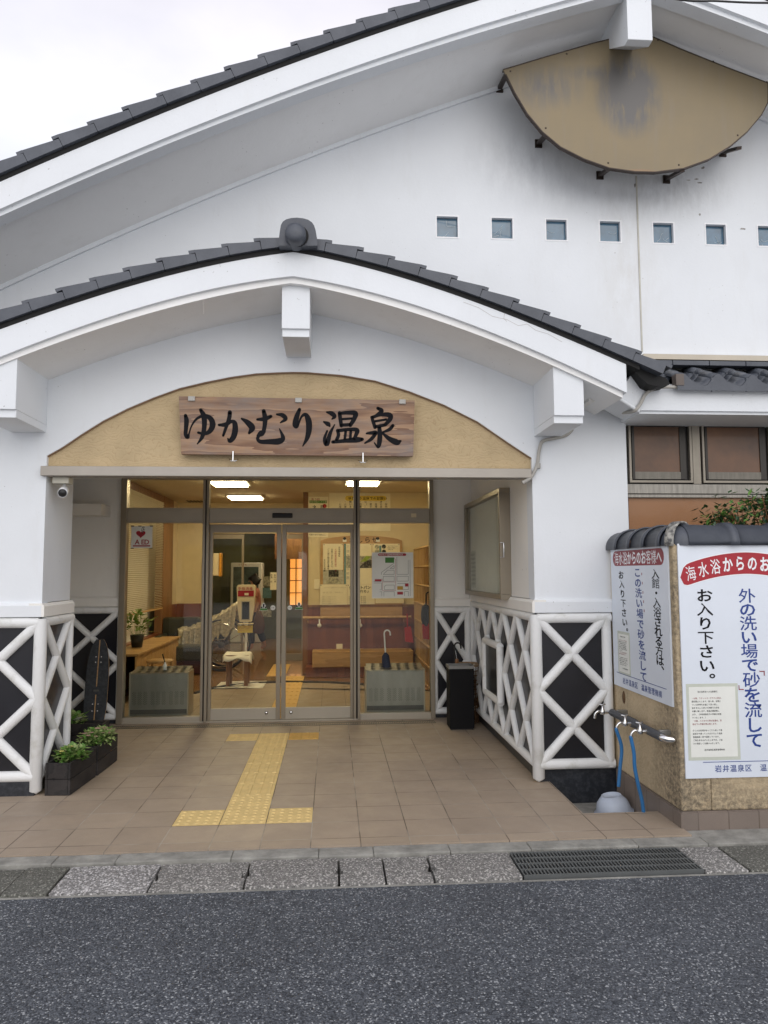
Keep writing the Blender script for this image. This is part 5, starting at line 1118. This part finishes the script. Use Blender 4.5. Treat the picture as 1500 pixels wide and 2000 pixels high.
# --- security camera
p = at(123, 962, Y=YF-.02); t = thing('security_camera', 'white bullet security camera hanging under the lintel end', 'security camera', (p.x, YF, p.z))
q1, q2 = at(102, 933, Y=YF+.02), at(134, 944, Y=YF+.02); B(MCABIN if 0 else mat('beige_box', (.50, .48, .40), .5)).box(q1.x, q2.x, YF+.02, YF+.12, q2.z, 2.361).build('junction_box', t, bevel=.005)
a_ = Vector((p.x-.03, YF+.10, p.z+.035)); d = Vector((.22, -1, -.32)).normalized(); Mc = d.to_track_quat('Z', 'Y').to_matrix()
B(MWHITE).lathe([(0, -.02), (.024, -.015), (.034, .01), (.036, .12), (.033, .135), (.031, .128), (.031, .12), (0, .12)], a_, seg=24, M=Mc).build('body', t)
B(MBLACK).lathe([(.0305, .122), (.030, .133), (0, .136)], a_, seg=24, M=Mc).build('lens_cover', t); B(MWHITE).tube([(p.x-.03, YF+.09, q2.z-.001), (p.x-.03, YF+.09, p.z+.05)], .011).build('mount', t)
# --- notice case on the right porch wall
t = thing('notice_case', 'aluminium framed glass notice case on the right porch wall', 'notice case', (XR-.05, 2.5, 1.39)); X1, X0c, ya, yb2, za, zb = XR-.0, XR-.10, 1.52, 3.28, 1.375, 2.375
B(mat('case_backing', (.72, .72, .65), .7, var=.05)).box(X0c+.06, X1, ya+.03, yb2-.03, za+.03, zb-.03).build('backing', t)
f = B(MFRAME); f.box(X0c, X1, ya, yb2, zb-.045, zb); f.box(X0c, X1, ya, yb2, za, za+.045); f.box(X0c, X1, ya, ya+.045, za+.045, zb-.045); f.box(X0c, X1, yb2-.045, yb2, za+.045, zb-.045); f.build('frame', t, bevel=.004)
B(MCASEG).box(X0c+.02, X0c+.024, ya+.045, yb2-.045, za+.045, zb-.045).build('glass', t)
B(MCHROME).tube([(X0c-.0, ya-.002, 1.75), (X0c+.03, ya-.02, 1.75), (X0c+.03, ya-.02, 1.88), (X0c, ya-.002, 1.88)], .006).build('handle', t)
def side_paper(y0, y1, z0, z1, lab, lines, m=MPAPC):
    X = X0c+.058; b = B(m).box(X, X+.0015, y0, y1, z0, z1)
    for i in range(lines): b.text('お知らせ温泉まつり', (X-.001, y1-.03, z1-.04-i*.045), -Y3, Z3, .028, MINK, res=1)
    return b.build('case_notice', label=lab, cat='notice')
side_paper(1.60, 1.80, 1.62, 1.98, 'yellowed notice at the near end inside the glass case', 7); side_paper(2.95, 3.2, 1.45, 1.85, 'pale notice low at the far end inside the glass case', 8, mat('pale_note', (.55, .56, .48), .8))
# --- conduits
def conduit(nm, lab, pts, r=.013, cl=()):
    t = thing(nm, lab, 'conduit', pts[0]); B(MCOND).tube(catmull(pts, 6), r).build('pipe', t)
    for c in cl: B(MCOND).lathe([(r*1.35, -.02), (r*1.35, .02)], c, seg=14).build('collar', t)
W_ = lambda x, y, Y: tuple(at(x, y, Y=Y))
conduit('conduit', 'grey conduit curving down the wall beside the lintel end', [W_(1020, 943, YF-.03), W_(1037, 932, YF-.03), W_(1049, 908, YF-.02), W_(1053, 880, YF-.02), W_(1060, 862, YF-.02), W_(1083, 856, YF-.02), W_(1105, 850, YF-.02), W_(1118, 838, YF-.03)], .014, [W_(1051, 910, YF-.02)])
conduit('conduit', 'grey conduit rising past the eave corner to the pent roof gutter', [W_(1217, 806, .6), W_(1238, 803, .37), W_(1250, 790, .36), W_(1262, 769, .36), W_(1284, 757, .35), W_(1322, 756, .36)], .013, [])
# --- boundary wall with half-round coping
t = thing('boundary_wall', 'mouldy tan stucco boundary wall with black half round coping and tile base', 'wall', (3.34, .2, 0))
BX, BY, BT = 3.24, -.30, 1.80
b = B(MBWALL); b.box(BX, BX+.2, BY, YF+.04, .10, BT); b.box(BX+.2001, 6.5, BY, BY+.2, .10, BT); b.build('wall', t, bevel=.012)
b = B(MBASET); b.box(BX-.012, BX, BY-.0, YF-.03, -.17, .094); b.box(BX-.012, 6.5, BY-.012, BY, -.03, .094); b.box(BX, BX+.19, BY+.0, YF-.03, -.17, .0999); b.box(BX+.19, 6.5, BY, BY+.19, -.1, .0999); b.build('tile_base', t)
def coping(p0, p1, n, lab):
    p0, p1 = Vector(p0), Vector(p1); d = (p1-p0).normalized(); s = Vector((-d.y, d.x, 0)); L = (p1-p0).length
    prof = lambda r, z: [(r*math.cos(a), z*math.sin(a)) for a in np.linspace(PI+.12, -.12, 15)]
    for i in range(n):
        a_, c_ = p0+d*L*i/n, p0+d*L*(i+1)/n; b = B(MROOF)
        segs = [(a_, 1, 0), (a_+d*(L/n-.045), .97, 0), (a_+d*(L/n-.045), 1.12, 0), (c_, 1.12, 0)]
        vs = []
        for p, k_, _ in segs: vs += [p+s*x*k_+Z3*z*k_ for x, z in prof(.125, .118)]
        b.add(vs, [(j*15+q_, j*15+q_+1, (j+1)*15+q_+1, (j+1)*15+q_) for j in range(3) for q_ in range(14)], smooth=True); b.build('coping_tile', t, solid=.012)
coping((BX+.10, YF+.02, BT+.002), (BX+.10, BY+.10, BT+.002), 4, ''); coping((BX+.10, BY+.10, BT+.002), (6.0, BY+.10, BT+.002), 8, '')
B(MROOF).lathe([(.128*math.cos(a_), .120*math.sin(a_)) for a_ in np.linspace(-.12, PI/2, 10)], (BX+.10, BY+.10, BT+.002), seg=32).build('corner_cap', t)
b = B(mat('lichen_mortar', (.10, .10, .10), .9, col2=(.45, .44, .40), thr=(.4, .6), vs=28, bump=1, bs=50))
pr = [(.150*math.cos(a), .142*math.sin(a)) for a in np.linspace(PI+.12, -.12, 15)]; dd = Vector((.62, -.78, 0)); ss = Vector((.78, .62, 0)); cc0 = Vector((BX+.10, BY+.10, BT+.001))
vs = [cc0+dd*o_+ss*x+Z3*z for o_ in (-.03, .03) for x, z in pr]; b.add(vs, [(q_, q_+1, 16+q_, 15+q_) for q_ in range(14)], smooth=True); b.build('corner_mortar', t, solid=.01)
# --- enamel signs
def quad(p00, p10, p11, p01, u, v):  # bilinear point helper
    return p00*(1-u)*(1-v)+p10*u*(1-v)+p11*u*v+p01*(1-u)*v
# left sign on the side face: u runs towards the camera (-Y)
XS = BX-.012
sy0, sy1 = at(1192, 1070, X=XS).y, at(1301, 1060, X=XS).y-.01; sz1, sz0 = 1.795, .742
t = thing('side_wall_sign', 'white enamel sign with red lozenge and vertical writing on the side face above the taps', 'sign', (XS, (sy0+sy1)/2, sz0))
B(MSIGN).box(XS, BX-.001, sy1, sy0, sz0, sz1).build('plate', t)
def L_(px, py): p = at(px, py, X=XS); return p
b = B(MREDF); ra, rb = L_(1199, 1091), L_(1294, 1088); zc = L_(1246, 1089).z; hh = (L_(1246, 1073).z-L_(1246, 1104).z)/2; u0, u1 = sy0-.05, sy1+.05
b.prism([(u1+hh*.9-hh*.9*math.cos(a), zc+hh*math.sin(a)) for a in np.linspace(-PI/2, PI/2, 9)]+[(u0-hh*.9+hh*.9*math.cos(a), zc-hh*math.sin(a)) for a in np.linspace(-PI/2, PI/2, 9)], 'x', XS-.001, XS); 
n = 10; cw = (u0-u1-.06)/n
b.text('海水浴からのお客様へ', (XS-.0015, u0-.03-cw/2, zc), -Y3, Z3, .104, MWHITE, sx=cw/.104*1.0, pitch=cw/.104, bold=.026); b.build('red_title', t)
def vcol(b, s, px, py0, py1, m, size, XS_=XS, bold=.012, sx=1.0):
    a_, c_ = L_(px[0], py0), L_(px[1], py1); n = len(s); v = (c_-a_)/(n-1)
    for i, ch in enumerate(s):
        p = a_+v*i
        b.text(ch, (XS-.0012, p.y, p.z), -Y3, Z3, size, m, vertical=True, sx=sx, bold=bold)
b = B(MINK); vcol(b, '入館・入浴される方は、', (1280, 1290), 1121, 1309, MINK, .074, bold=.022, sx=1.7); b.build('black_lettering', t); b = B(MINK); vcol(b, 'お入り下さい。', (1213, 1222), 1123, 1234, MINK, .066, bold=.022, sx=1.6); b.build('black_lettering', t)
b = B(MBLUE); vcol(b, 'この洗い場で砂を流して', (1245, 1257), 1118, 1321, MBLUE, .073, bold=.02, sx=1.65)
for i in range(5): 
    p = L_(1253.5+i*1.2, 1121+i*18); b.box(XS-.0015, XS-.0003, p.y-.004, p.y+.004, p.z-.009, p.z+.009, MREDF)
b.build('blue_lettering', t)
b = B(MBLUE); ya_, yb3 = sy0-.06, sy1+.08; b.box(XS-.0012, XS, yb3, ya_, sz0+.100, sz0+.104); b.text('岩井温泉区　温泉管理機構', (XS-.0012, sy0-.20, sz0+.055), -Y3, Z3, .050, MBLUE, bold=.012, pitch=1.12, sx=1.05); b.build('footer_lettering', t)
NT = ['海水浴客様への注意事項', '', '・水着、ウエットスーツでの入館は、', '原則禁止とします。但し体、足等に', 'ついた砂等を水道にて洗い流し、', '体をきちんと拭いた状態で入館を', 'お願い致します。係員が確認致し', 'ます。（お客様独自での判断はお断', 'りいたします。）', '・水着、バスタオル等は浴室内、洗', '面台での洗濯は禁止致します。', '', '多くのお客様がゆっくり入館して温', '泉気分で帰っていただけるよう温泉', '管理機構一同で頑張っています。', 'ご不便をおかけいたしますが、ご協', '力の程宜しくお願いいたします。', '', '　　　　　　岩井温泉区温泉管理機構']
def paper_notice(lab, o, u, n_, w, h, sz):
    "o = top left corner, u right, n_ outwards"
    o, u, n_ = Vector(o), Vector(u), Vector(n_); b = B(MPAPER); c = o+u*w/2-Z3*h/2; b.obox(c, u, n_, Z3, w/2, .0006, h/2)
    b.obox(c-n_*.0006, u, n_, Z3, w/2+.018, .0004, h/2+.02, MTAPE)
    for i, s_ in enumerate(NT):
        mm = MREDF if i in (2, 9, 10) else MINK; ind = .2 if i == 0 else .07
        b.text(s_, o+u*(w*ind)+n_*.0012-Z3*(h*.07+i*h*.046), u, Z3, sz, mm, res=1, bold=.012, sx=.95, pitch=.95)
    return b.build('paper_notice', label=lab, cat='notice')
p = L_(1208, 1237); paper_notice('weathered small notice taped to the lower left of the side sign', (XS-.0012, p.y+.0, p.z), -Y3, -X3, .195, .285, .0098)
# right sign on the front face
YS = BY-.012
P00, P10 = at(1323, 1062, Y=YS), at(1500, 1059, Y=YS); zb_, zt_2 = at(1342, 1521, Y=YS).z, P00.z; xs1 = P00.x+1.25
t = thing('front_wall_sign', 'large white enamel sign with red arched title on the street face of the wall', 'sign', (3.9, YS, zb_))
B(MSIGN).box(P00.x, xs1, YS, BY-.001, zb_, zt_2).build('plate', t)
def F_(px, py): return at(px, py, Y=YS)
def FX(X, Y, top=True): return F_(1310+X/7.695, (1040 if top else 1290)+Y/7.695)
cen = [(140, 590, 170), (420, 545, 165), (700, 492, 160), (1000, 462, 158), (1200, 460, 158), (1460, 488, 160)]
mid_ = [FX(270, 625), FX(420, 575), FX(700, 505), (FX(1050, 463)), FX(1250, 463), FX(1462, 485)]
xm = FX(1130, 460).x; zm = FX(1130, 460).z; halfw = .60
def arcz(x): return zm-.235*(abs(x-xm))**2/.18*.36 if abs(x-xm) < .9 else zm
pf2 = np.polyfit([abs(p.x-xm) for p in mid_], [p.z for p in mid_], 2); arcf = np.poly1d(pf2)
hb = (FX(1000, 300).z-FX(1000, 622).z)/2
xl = FX(140, 590).x; top_, bot_ = [], []
for x in np.linspace(xl, 2*xm-xl, 41):
    e = min(x-xl, 2*xm-xl-x); k_ = min(1, e/(hb*.9)); k_ = math.sqrt(max(0, 1-(1-k_)**2)); z = float(arcf(abs(x-xm))); top_.append((x, z+hb*k_)); bot_.append((x, z-hb*k_))
b = B(MWHITE); tp = [(x, z+.006) for x, z in top_]; bt = [(x, z-.006) for x, z in bot_]; b.sheet(tp, bt, YS-.0008, YS-.0001)
b.sheet(top_, bot_, YS-.0014, YS-.0008, MRED)
s_ = '海水浴からのお客様へ'; x_first = FX(300, 620).x; x_last = 2*xm-x_first
for i, ch in enumerate(s_):
    x = x_first+(x_last-x_first)*i/9; z = float(arcf(abs(x-xm))); sl = float(np.polyder(arcf)(abs(x-xm)))*(1 if x > xm else -1); a_ = math.atan(sl)
    u_ = Vector((math.cos(a_*.55), 0, math.sin(a_*.55)*1)); v_ = Vector((-math.sin(a_*.9)*.6, 0, 1)).normalized(); b.text(ch, (x, YS-.0022, z), u_, v_, hb*1.48, MWHITE, bold=.028, sx=.68)
b.build('red_title', t)
def fcol(b, s, p0, p1, m, size, sx=1.15, bold=.02):
    n = len(s); v = (p1-p0)/(n-1)
    for i, ch in enumerate(s): q_ = p0+v*i; b.text(ch, (q_.x, YS-.0012, q_.z), X3, Z3, size, m, vertical=True, sx=sx, bold=bold)
b = B(MINK); fcol(b, 'お入り下さい。', FX(505, 945), FX(520+90*0+30, 290, False), MINK, .090, 1.28); b.build('black_lettering', t)
b = B(MBLUE); fcol(b, '外の洗い場で', FX(1145, 950), FX(1190, 65, False), MBLUE, .098, 1.22); fcol(b, '砂を流して', FX(1215, 290, False), FX(1262, 1195, False), MBLUE, .104, 1.18)
for (x, y), sg in (((1378, 180), 1), ((1050, 418), -1)):
    p = FX(x, y, False); w_, th = .040, .012
    for k_, (mm, ww) in enumerate(((MREDF, th), (MSIGN, th*.45))):
        yy = YS-.0012-k_*.0006; 
        if sg > 0: b.box(p.x-w_*.5, p.x+w_*.5, yy-.0004, yy, p.z+w_*.4-ww, p.z+w_*.4+ww*.0+.000, mm); b.box(p.x+w_*.5-ww, p.x+w_*.5, yy-.0004, yy, p.z-w_*.5, p.z+w_*.4-ww, mm)
        else: b.box(p.x-w_*.5, p.x+w_*.5, yy-.0004, yy, p.z-w_*.4, p.z-w_*.4+ww, mm); b.box(p.x-w_*.5, p.x-w_*.5+ww, yy-.0004, yy, p.z-w_*.4+ww, p.z+w_*.5, mm)
b.build('blue_lettering', t)
p = FX(485, 1530, False); b = B(MBLUE).box(p.x, xs1-.16, YS-.0012, YS-.0002, p.z-.002, p.z+.002); p = FX(715, 1625, False); b.text('岩井温泉区　温泉管理機構', (p.x, YS-.0012, p.z), X3, Z3, .047, MBLUE, bold=.012, pitch=1.06, sx=.98)
b.build('footer_lettering', t)
b = B(MINK); fcol(b, '入館・入浴される方は、', FX(1145, 950)+Vector((.33, 0, 0)), FX(1190, 1195, False)+Vector((.33, 0, 0)), MINK, .085, 1.1); b.build('black_lettering', t)
p = FX(268, 400, False); q_ = FX(1020, 1440, False); paper_notice('larger typed notice taped to the lower left of the front sign', (p.x, YS-.0012, p.z), X3, -Y3, q_.x-p.x-.005, p.z-q_.z, .0128)
t = thing('oval_tag', 'small dark oval wooden tag fixed below the side sign', 'tag', L_(1216, 1362)); p = L_(1216, 1362); B(MWICK).lathe([(0, .006), (.03, .005), (.036, 0)], (BX-.002, p.y, p.z), seg=20, M=Matrix.Rotation(-PI/2, 3, 'Y') @ Matrix.Diagonal((1.35, .75, 1))).build('plate', t)
# --- tap rail and hoses
XT = BX-.075
def T_(px, py, X=XT): return at(px, py, X=X)
pa, pb = T_(1196, 1394), T_(1293, 1437)
t = thing('tap_rail', 'grey insulated water pipe with three chrome taps on the side wall', 'tap rail', (XT, (pa.y+pb.y)/2, pa.z-.1))
pa.z = pb.z = (pa.z+pb.z)/2
B(MPIPE).tube([pa, pa.lerp(pb, .25), pa.lerp(pb, .26), pa.lerp(pb, .5), pa.lerp(pb, .52), pb], .025, rs=[.028, .028, .033, .033, .028, .028], seg=18).build('pipe', t)
for k_ in (.12, .95):
    c_ = pa.lerp(pb, k_); B(MSTEEL).box(XT+.0, BX-.0005, c_.y-.014, c_.y+.014, c_.z-.030, c_.z+.038).build('wall_bracket', t, bevel=.004)
B(MCHROME).tube([pb+Vector((0, .03, 0)), pb+Vector((0, -.012, 0)), pb+Vector((.02, -.022, -.008)), pb+Vector((.07, -.022, -.012))], .024).build('elbow', t)
def tap(c, lab=None):
    c = Vector(c); b = B(MCHROME); b.tube([c+Vector((-.02, 0, 0)), c+Vector((-.085, 0, 0))], .013); b.lathe([(.017, -.015), (.019, 0), (.015, .02), (.008, .03), (.008, .05), (.0, .052)], c+Vector((-.07, 0, 0)), seg=16)
    b.tube(catmull([c+Vector((-.08, 0, 0)), c+Vector((-.105, 0, .008)), c+Vector((-.128, 0, -.01)), c+Vector((-.134, 0, -.045))], 5), .009)
    o = b.build('tap', t); h = B(MCHROME); z = .055
    for a in range(3): aa = a*2*PI/3+.4; h.tube([c+Vector((-.07, 0, z)), c+Vector((-.07+.026*math.cos(aa), .026*math.sin(aa), z+.003))], .006)
    h.build('tap_handle', o); return c+Vector((-.134, 0, -.045))
e1 = tap((XT, pa.y+.015, pa.z)); e2 = tap((XT, T_(1240, 1415).y, pa.z)); e3 = tap((XT, T_(1270, 1428).y, pa.z))
def hose(lab, e, pts): B(MHOSE).tube(catmull([Vector(e)+Vector((0, 0, .012)), Vector(e)]+[Vector(p) for p in pts], 8), .0125, seg=14).build('hose', label=lab, cat='hose', group='blue hoses on the taps')
def H_(px, py, Y): return at(px, py, Y=Y)
hose('short blue hose hanging straight from the middle tap', e2, [H_(1214, 1460, e2.y), H_(1211, 1500, e2.y), H_(1208, 1536, e2.y)])
hose('long blue hose curving from the nearest tap down into the pit', e3, [H_(1238, 1470, e3.y), H_(1240, 1500, e3.y+.01), H_(1247, 1535, e3.y+.03), H_(1254, 1565, e3.y+.05), H_(1260, 1610, e3.y+.08)])
# --- basin
c_ = at(1184, 1590, Z=-.10); Mb = Matrix.Rotation(math.radians(186), 3, 'X') @ Matrix.Rotation(math.radians(-8), 3, 'Y')
prof = [(0, .004), (.062, .004), (.066, -.008), (.072, -.008), (.076, .010), (.084, .012), (.112, .05), (.124, .10), (.128, .125), (.143, .130), (.143, .134), (.124, .130), (.120, .10), (.10, .045), (.05, .012), (0, .012)]
t0 = B(MBASIN).lathe([(r, z*.85-.058) for r, z in prof], (c_.x+.11, .47, -.082), seg=40, M=Matrix.Rotation(math.radians(-9), 3, 'Y') @ Matrix.Rotation(math.radians(180), 3, 'X'))
t0.build('wash_basin', label='pale blue plastic basin lying upside down in the wash pit', cat='basin')
# --- planters
def planter(cx, cy, L, w, h, rot, lab, grp='black plank planter boxes'):
    t = thing('planter_box', lab, 'planter', (cx, cy, 0), grp); th = .018
    f = B(MPLANT); U = Vector((math.cos(rot), math.sin(rot), 0)); V = Vector((-math.sin(rot), math.cos(rot), 0)); c0 = Vector((cx, cy, 0))
    for k_ in range(2):
        zc = h*(k_+.5)/2; hh_ = h/4-.002
        f.obox(c0+U*(w/2-th/2)+Z3*zc, U, V, Z3, th/2, L/2, hh_); f.obox(c0-U*(w/2-th/2)+Z3*zc, U, V, Z3, th/2, L/2, hh_)
        f.obox(c0+V*(L/2-th/2)+Z3*zc, U, V, Z3, w/2-th-.001, th/2, hh_); f.obox(c0-V*(L/2-th/2)+Z3*zc, U, V, Z3, w/2-th-.001, th/2, hh_)
    f.build('planks', t, bevel=.003); B(MSOIL).obox(c0+Z3*(h-.05), U, V, Z3, w/2-th, L/2-th, .02).build('soil', t); return c0
p1 = planter(-.965, .985, .50, .185, .235, -.06, 'front black plank planter beside the left pillar'); p2 = planter(-.935, 1.50, .48, .185, .235, -.04, 'second black plank planter behind the front one'); p3 = planter(-1.36, 2.35, .5, .19, .22, 1.5, 'far black planter half hidden by the left pillar')
leafy('bedding_plant', 'bright green leafy plant in the front planter', 'plant', (-.95, .94, .20), (.09, .13, .09), 240, .065, [MLEAF, MLEAF, MLEAFP], 11, flowers=6, fm=MPETAL)
leafy('bedding_plant', 'pale green plant with faded pink flowers in the second planter', 'plant', (-.94, 1.50, .20), (.11, .21, .11), 420, .055, [MLEAFP, MLEAFP, MLEAF], 12, flowers=22, fm=MPETALP, droop=.6)
leafy('bedding_plant', 'yellow green plant showing past the left pillar edge', 'plant', (-1.42, 2.35, .18), (.10, .10, .12), 60, .09, [MLEAFP, MLEAF], 13)
# --- skateboard leaning on the back lattice
t = thing('skateboard', 'black longboard deck with pale centre stripe leaning on the lattice', 'skateboard', (-1.43, 3.0, 0))
Lb = .93; zc = 0; ang = math.radians(9); U = Vector((0, math.sin(ang), math.cos(ang))); Nn = Vector((0, -math.cos(ang), math.sin(ang))); c0 = Vector((at(186, 1350, Y=3.1).x, 3.10-.03, .0))
def outline(s): # half width along the length
    return .118*(max(0, 1-abs((s-.40)/.62)**3.2))**.5 if s > .40 else .118*(max(0, 1-abs((s-.40)/.44)**3.2))**.5
pr_ = [(s, outline(s)) for s in np.linspace(.0, 1.0, 40)]; poly = [c0+U*(s*Lb)+X3*w_ for s, w_ in pr_]+[c0+U*(s*Lb)-X3*w_ for s, w_ in pr_[::-1]]
n = len(poly); b = B(MBLKM); b.add(poly+[p-Nn*.012 for p in poly], [tuple(range(n)), tuple(range(2*n-1, n-1, -1))], MDECK := mat('black_deck', (.034, .039, .046), .45, var=.5, vs=30)); b.add(poly+[p-Nn*.012 for p in poly], [(i, (i+1) % n, (i+1) % n+n, i+n) for i in range(n)], MWOODY); b.build('deck', t)
b = B(MWOODL); a1 = c0+Nn*.0012; 
for s0_, s1_ in ((.0, .38), (.47, .99)): b.obox(a1+U*(Lb*(s0_+s1_)/2), X3, Nn, U, .005, .0006, Lb*(s1_-s0_)/2)
b.build('centre_stripe', t); b = B(MCHROME)
for s_ in (.20, .275, .74, .80):
    for dx in (-.028, .028): b.lathe([(0, .002), (.005, .001), (.006, 0)], c0+U*(Lb*s_)+X3*dx+Nn*.0005, seg=10, M=Mx)
b.build('truck_bolts', t); b = B(mat('grey_mark', (.09, .09, .08), .5)); b.obox(a1+U*(Lb*.425), X3, Nn, U, .028, .0005, .010); b.build('deck_mark', t)
# --- black bin, wicker basket, umbrella
t = thing('black_bin', 'tall black rectangular umbrella bin beside the right lattice', 'bin', (2.36, 2.78, 0))
x0, x1 = at(879, 1420, Y=2.70).x, at(927, 1420, Y=2.70).x; zt5 = at(900, 1306, Y=2.70).z
B(mat('bin_black', (.008, .008, .009), .6, spec=.15)).box(x0, x1, 2.70, 2.92, .012, zt5).build('body', t, bevel=.008); b = B(MSTEEL); b.box(x0-.004, x1+.004, 2.694, 2.704, zt5-.002, zt5+.028); b.box(x0-.004, x0+.006, 2.7041, 2.924, zt5-.002, zt5+.028); b.box(x1-.006, x1+.004, 2.7041, 2.924, zt5-.002, zt5+.028); b.box(x0+.007, x1-.007, 2.916, 2.924, zt5-.002, zt5+.028); b.build('steel_rim', t); B(MBLKM).box(x0+.01, x1-.01, 2.71, 2.91, 0, .0119).build('foot', t)
cx_, cy_ = at(915, 1300, Y=3.08).x, 3.10; zt6 = at(915, 1299, Y=3.08).z; t = thing('wicker_basket', 'dark wicker umbrella basket behind the black bin', 'basket', (cx_, cy_, 0)); b = B(MWICK)
rbk = (at(930, 1300, Y=3.08).x-at(884, 1300, Y=3.08).x)/2
for k_ in range(24): a = 2*PI*k_/24; b.tube([(cx_+rbk*.82*math.cos(a), cy_+rbk*.82*math.sin(a), 0), (cx_+rbk*math.cos(a), cy_+rbk*math.sin(a), zt6)], .006, seg=6)
for k_ in range(13): r_ = rbk*(.82+.18*k_/12); b.tube([(cx_+r_*math.cos(s), cy_+r_*math.sin(s), .02+k_*zt6/12.5) for s in np.linspace(0, 2*PI, 29)], .006, seg=6, cap=False)
b.build('weave', t); B(m_wood('rim_wood', (.30, .20, .11), (.42, .30, .18), 10, 'x')).tube([(cx_+rbk*1.03*math.cos(s), cy_+rbk*1.03*math.sin(s), zt6+.005) for s in np.linspace(0, 2*PI, 37)], .014, seg=10, cap=False).build('rim', t)
p = at(884, 1262, Y=3.1); umbrella('umbrella', 'folded black umbrella with a brown handle ring in the wicker basket', (p.x+.04, 3.12, .1), (p.x+.02, 3.10, p.z), MBLKM, hm=MBLACK, r=.05)
p = at(893, 1293, Y=3.0); b = B(MWOODB); b.lathe([(.018, 0), (.022, .02), (.016, .045), (0, .05)], (p.x, 3.02, p.z-.015), seg=12); b.tube([(p.x, 3.02, p.z+.03), (p.x-.012, 3.03, p.z+.12)], .004, MCHROME); b.build('walking_stick', label='brown knobbed stick handle standing in the wicker basket', cat='stick')
# --- shrub behind the wall
p = at(1465, 1010, Y=.25); rnd = random.Random(9)
t = thing('nandina_shrub', 'dark green leafy shrub behind the boundary wall', 'shrub', (p.x, .25, 0)); b = B(MWOODB); tips = []
for i in range(85):
    a = rnd.uniform(-1, 1); bx_ = p.x+.18+rnd.uniform(-.2, .2); tp_ = Vector((p.x+.12+a*.42, .25+rnd.uniform(-.2, .2), 1.80+rnd.random()*.42*(1-.35*abs(a)))); pts = [(bx_, .25, 0), (bx_+a*.06, .25, 1.2), tuple(tp_)]; b.tube(catmull(pts, 4), .004, seg=5, rs=None); tips.append(tp_)
b.build('stems', t)
b = B(MLEAFD)
for tp_ in tips:
    for k_ in range(22):
        o_ = tp_+Vector((rnd.gauss(0, .055), rnd.gauss(0, .05), rnd.gauss(-.02, .05))); d = Vector((rnd.uniform(-1, 1), rnd.uniform(-1, .6), rnd.uniform(-.7, .5))).normalized(); L = rnd.uniform(.045, .075); s__ = d.cross(Z3); s__ = s__.normalized() if s__.length > .05 else X3; w_ = L*.23; nn_ = s__.cross(d)*.3*w_
        b.add([o_, o_+d*L*.5+s__*w_, o_+d*L, o_+d*L*.5-s__*w_, o_+d*L*.5-nn_], [(0, 1, 4), (1, 2, 4), (2, 3, 4), (3, 0, 4)], (MLEAFD, MLEAFD, MLEAF)[k_ % 3])
b.build('leaves', t)
# --- overhead cable
b = B(MBLACK); b.tube(catmull([at(-1500, -900, Y=-.8), at(100, -330, Y=-.8), at(900, -105, Y=-.8), at(1180, -40, Y=-.8), at(1320, -2, Y=-.8), at(1400, 2, Y=-.8), at(1460, 5, Y=-.8), at(1560, 8, Y=-.8), at(1800, 25, Y=-.8), at(2400, 70, Y=-.8), at(3600, 170, Y=-.8)], 8), .006); b.build('overhead_cable', label='thin black overhead cable crossing the top right corner', cat='cable')
# --- houses across the street (seen in the reflections of the glass)
def house(name, lab, x0, x1, y0, y1, hgt, m, seed):
    rnd = random.Random(seed); t = thing(name, lab, 'house', ((x0+x1)/2, y1, 0)); B(m).box(x0, x1, y0, y1, 0, hgt).build('wall', t)
    B(MROOF).prism([(y1+.6, hgt-.1), ((y0+y1)/2, hgt+1.5), (y0-.6, hgt-.1), (y0-.6, hgt-.25), ((y0+y1)/2, hgt+1.3), (y1+.6, hgt-.25)], 'x', x0-.4, x1+.4).build('roof', t)
    B(MROOF).prism([(y1+.9, 2.7), (y1, 3.1), (y1, 3.0), (y1+.9, 2.6)], 'x', x0, x1).build('lower_roof', t)
    for k_ in range(3):
        xx = x0+(x1-x0)*(k_+.5)/3
        for z0_ in (.9,): w = B(MFRAME).box(xx-.8, xx+.8, y1, y1+.05, z0_, z0_+1.2).build('window', t); B(MBLACK).box(xx-.74, xx+.74, y1+.05, y1+.06, z0_+.06, z0_+1.14).build('pane', w)
MH1 = m_wood('cedar_cladding', (.06, .04, .03), (.10, .07, .05), 6, 'z', .8); MH2 = m_plaster('house_plaster', (.36, .33, .28))
house('town_house', 'dark timber clad house across the street', -10, -1.2, -38, -30.5, 3.3, MH1, 1); house('town_house', 'grey plastered house across the street', -.4, 8.5, -38, -30.8, 3.2, MH2, 2)
house('town_house', 'timber clad house across the street at far left', -21, -11, -38, -30.2, 3.4, MH1, 3); house('town_house', 'plastered house across the street at far right', 9.4, 19, -38, -30.6, 3.3, MH2, 4)
for o in bpy.data.objects:
    if '_o' in o: del o['_o']
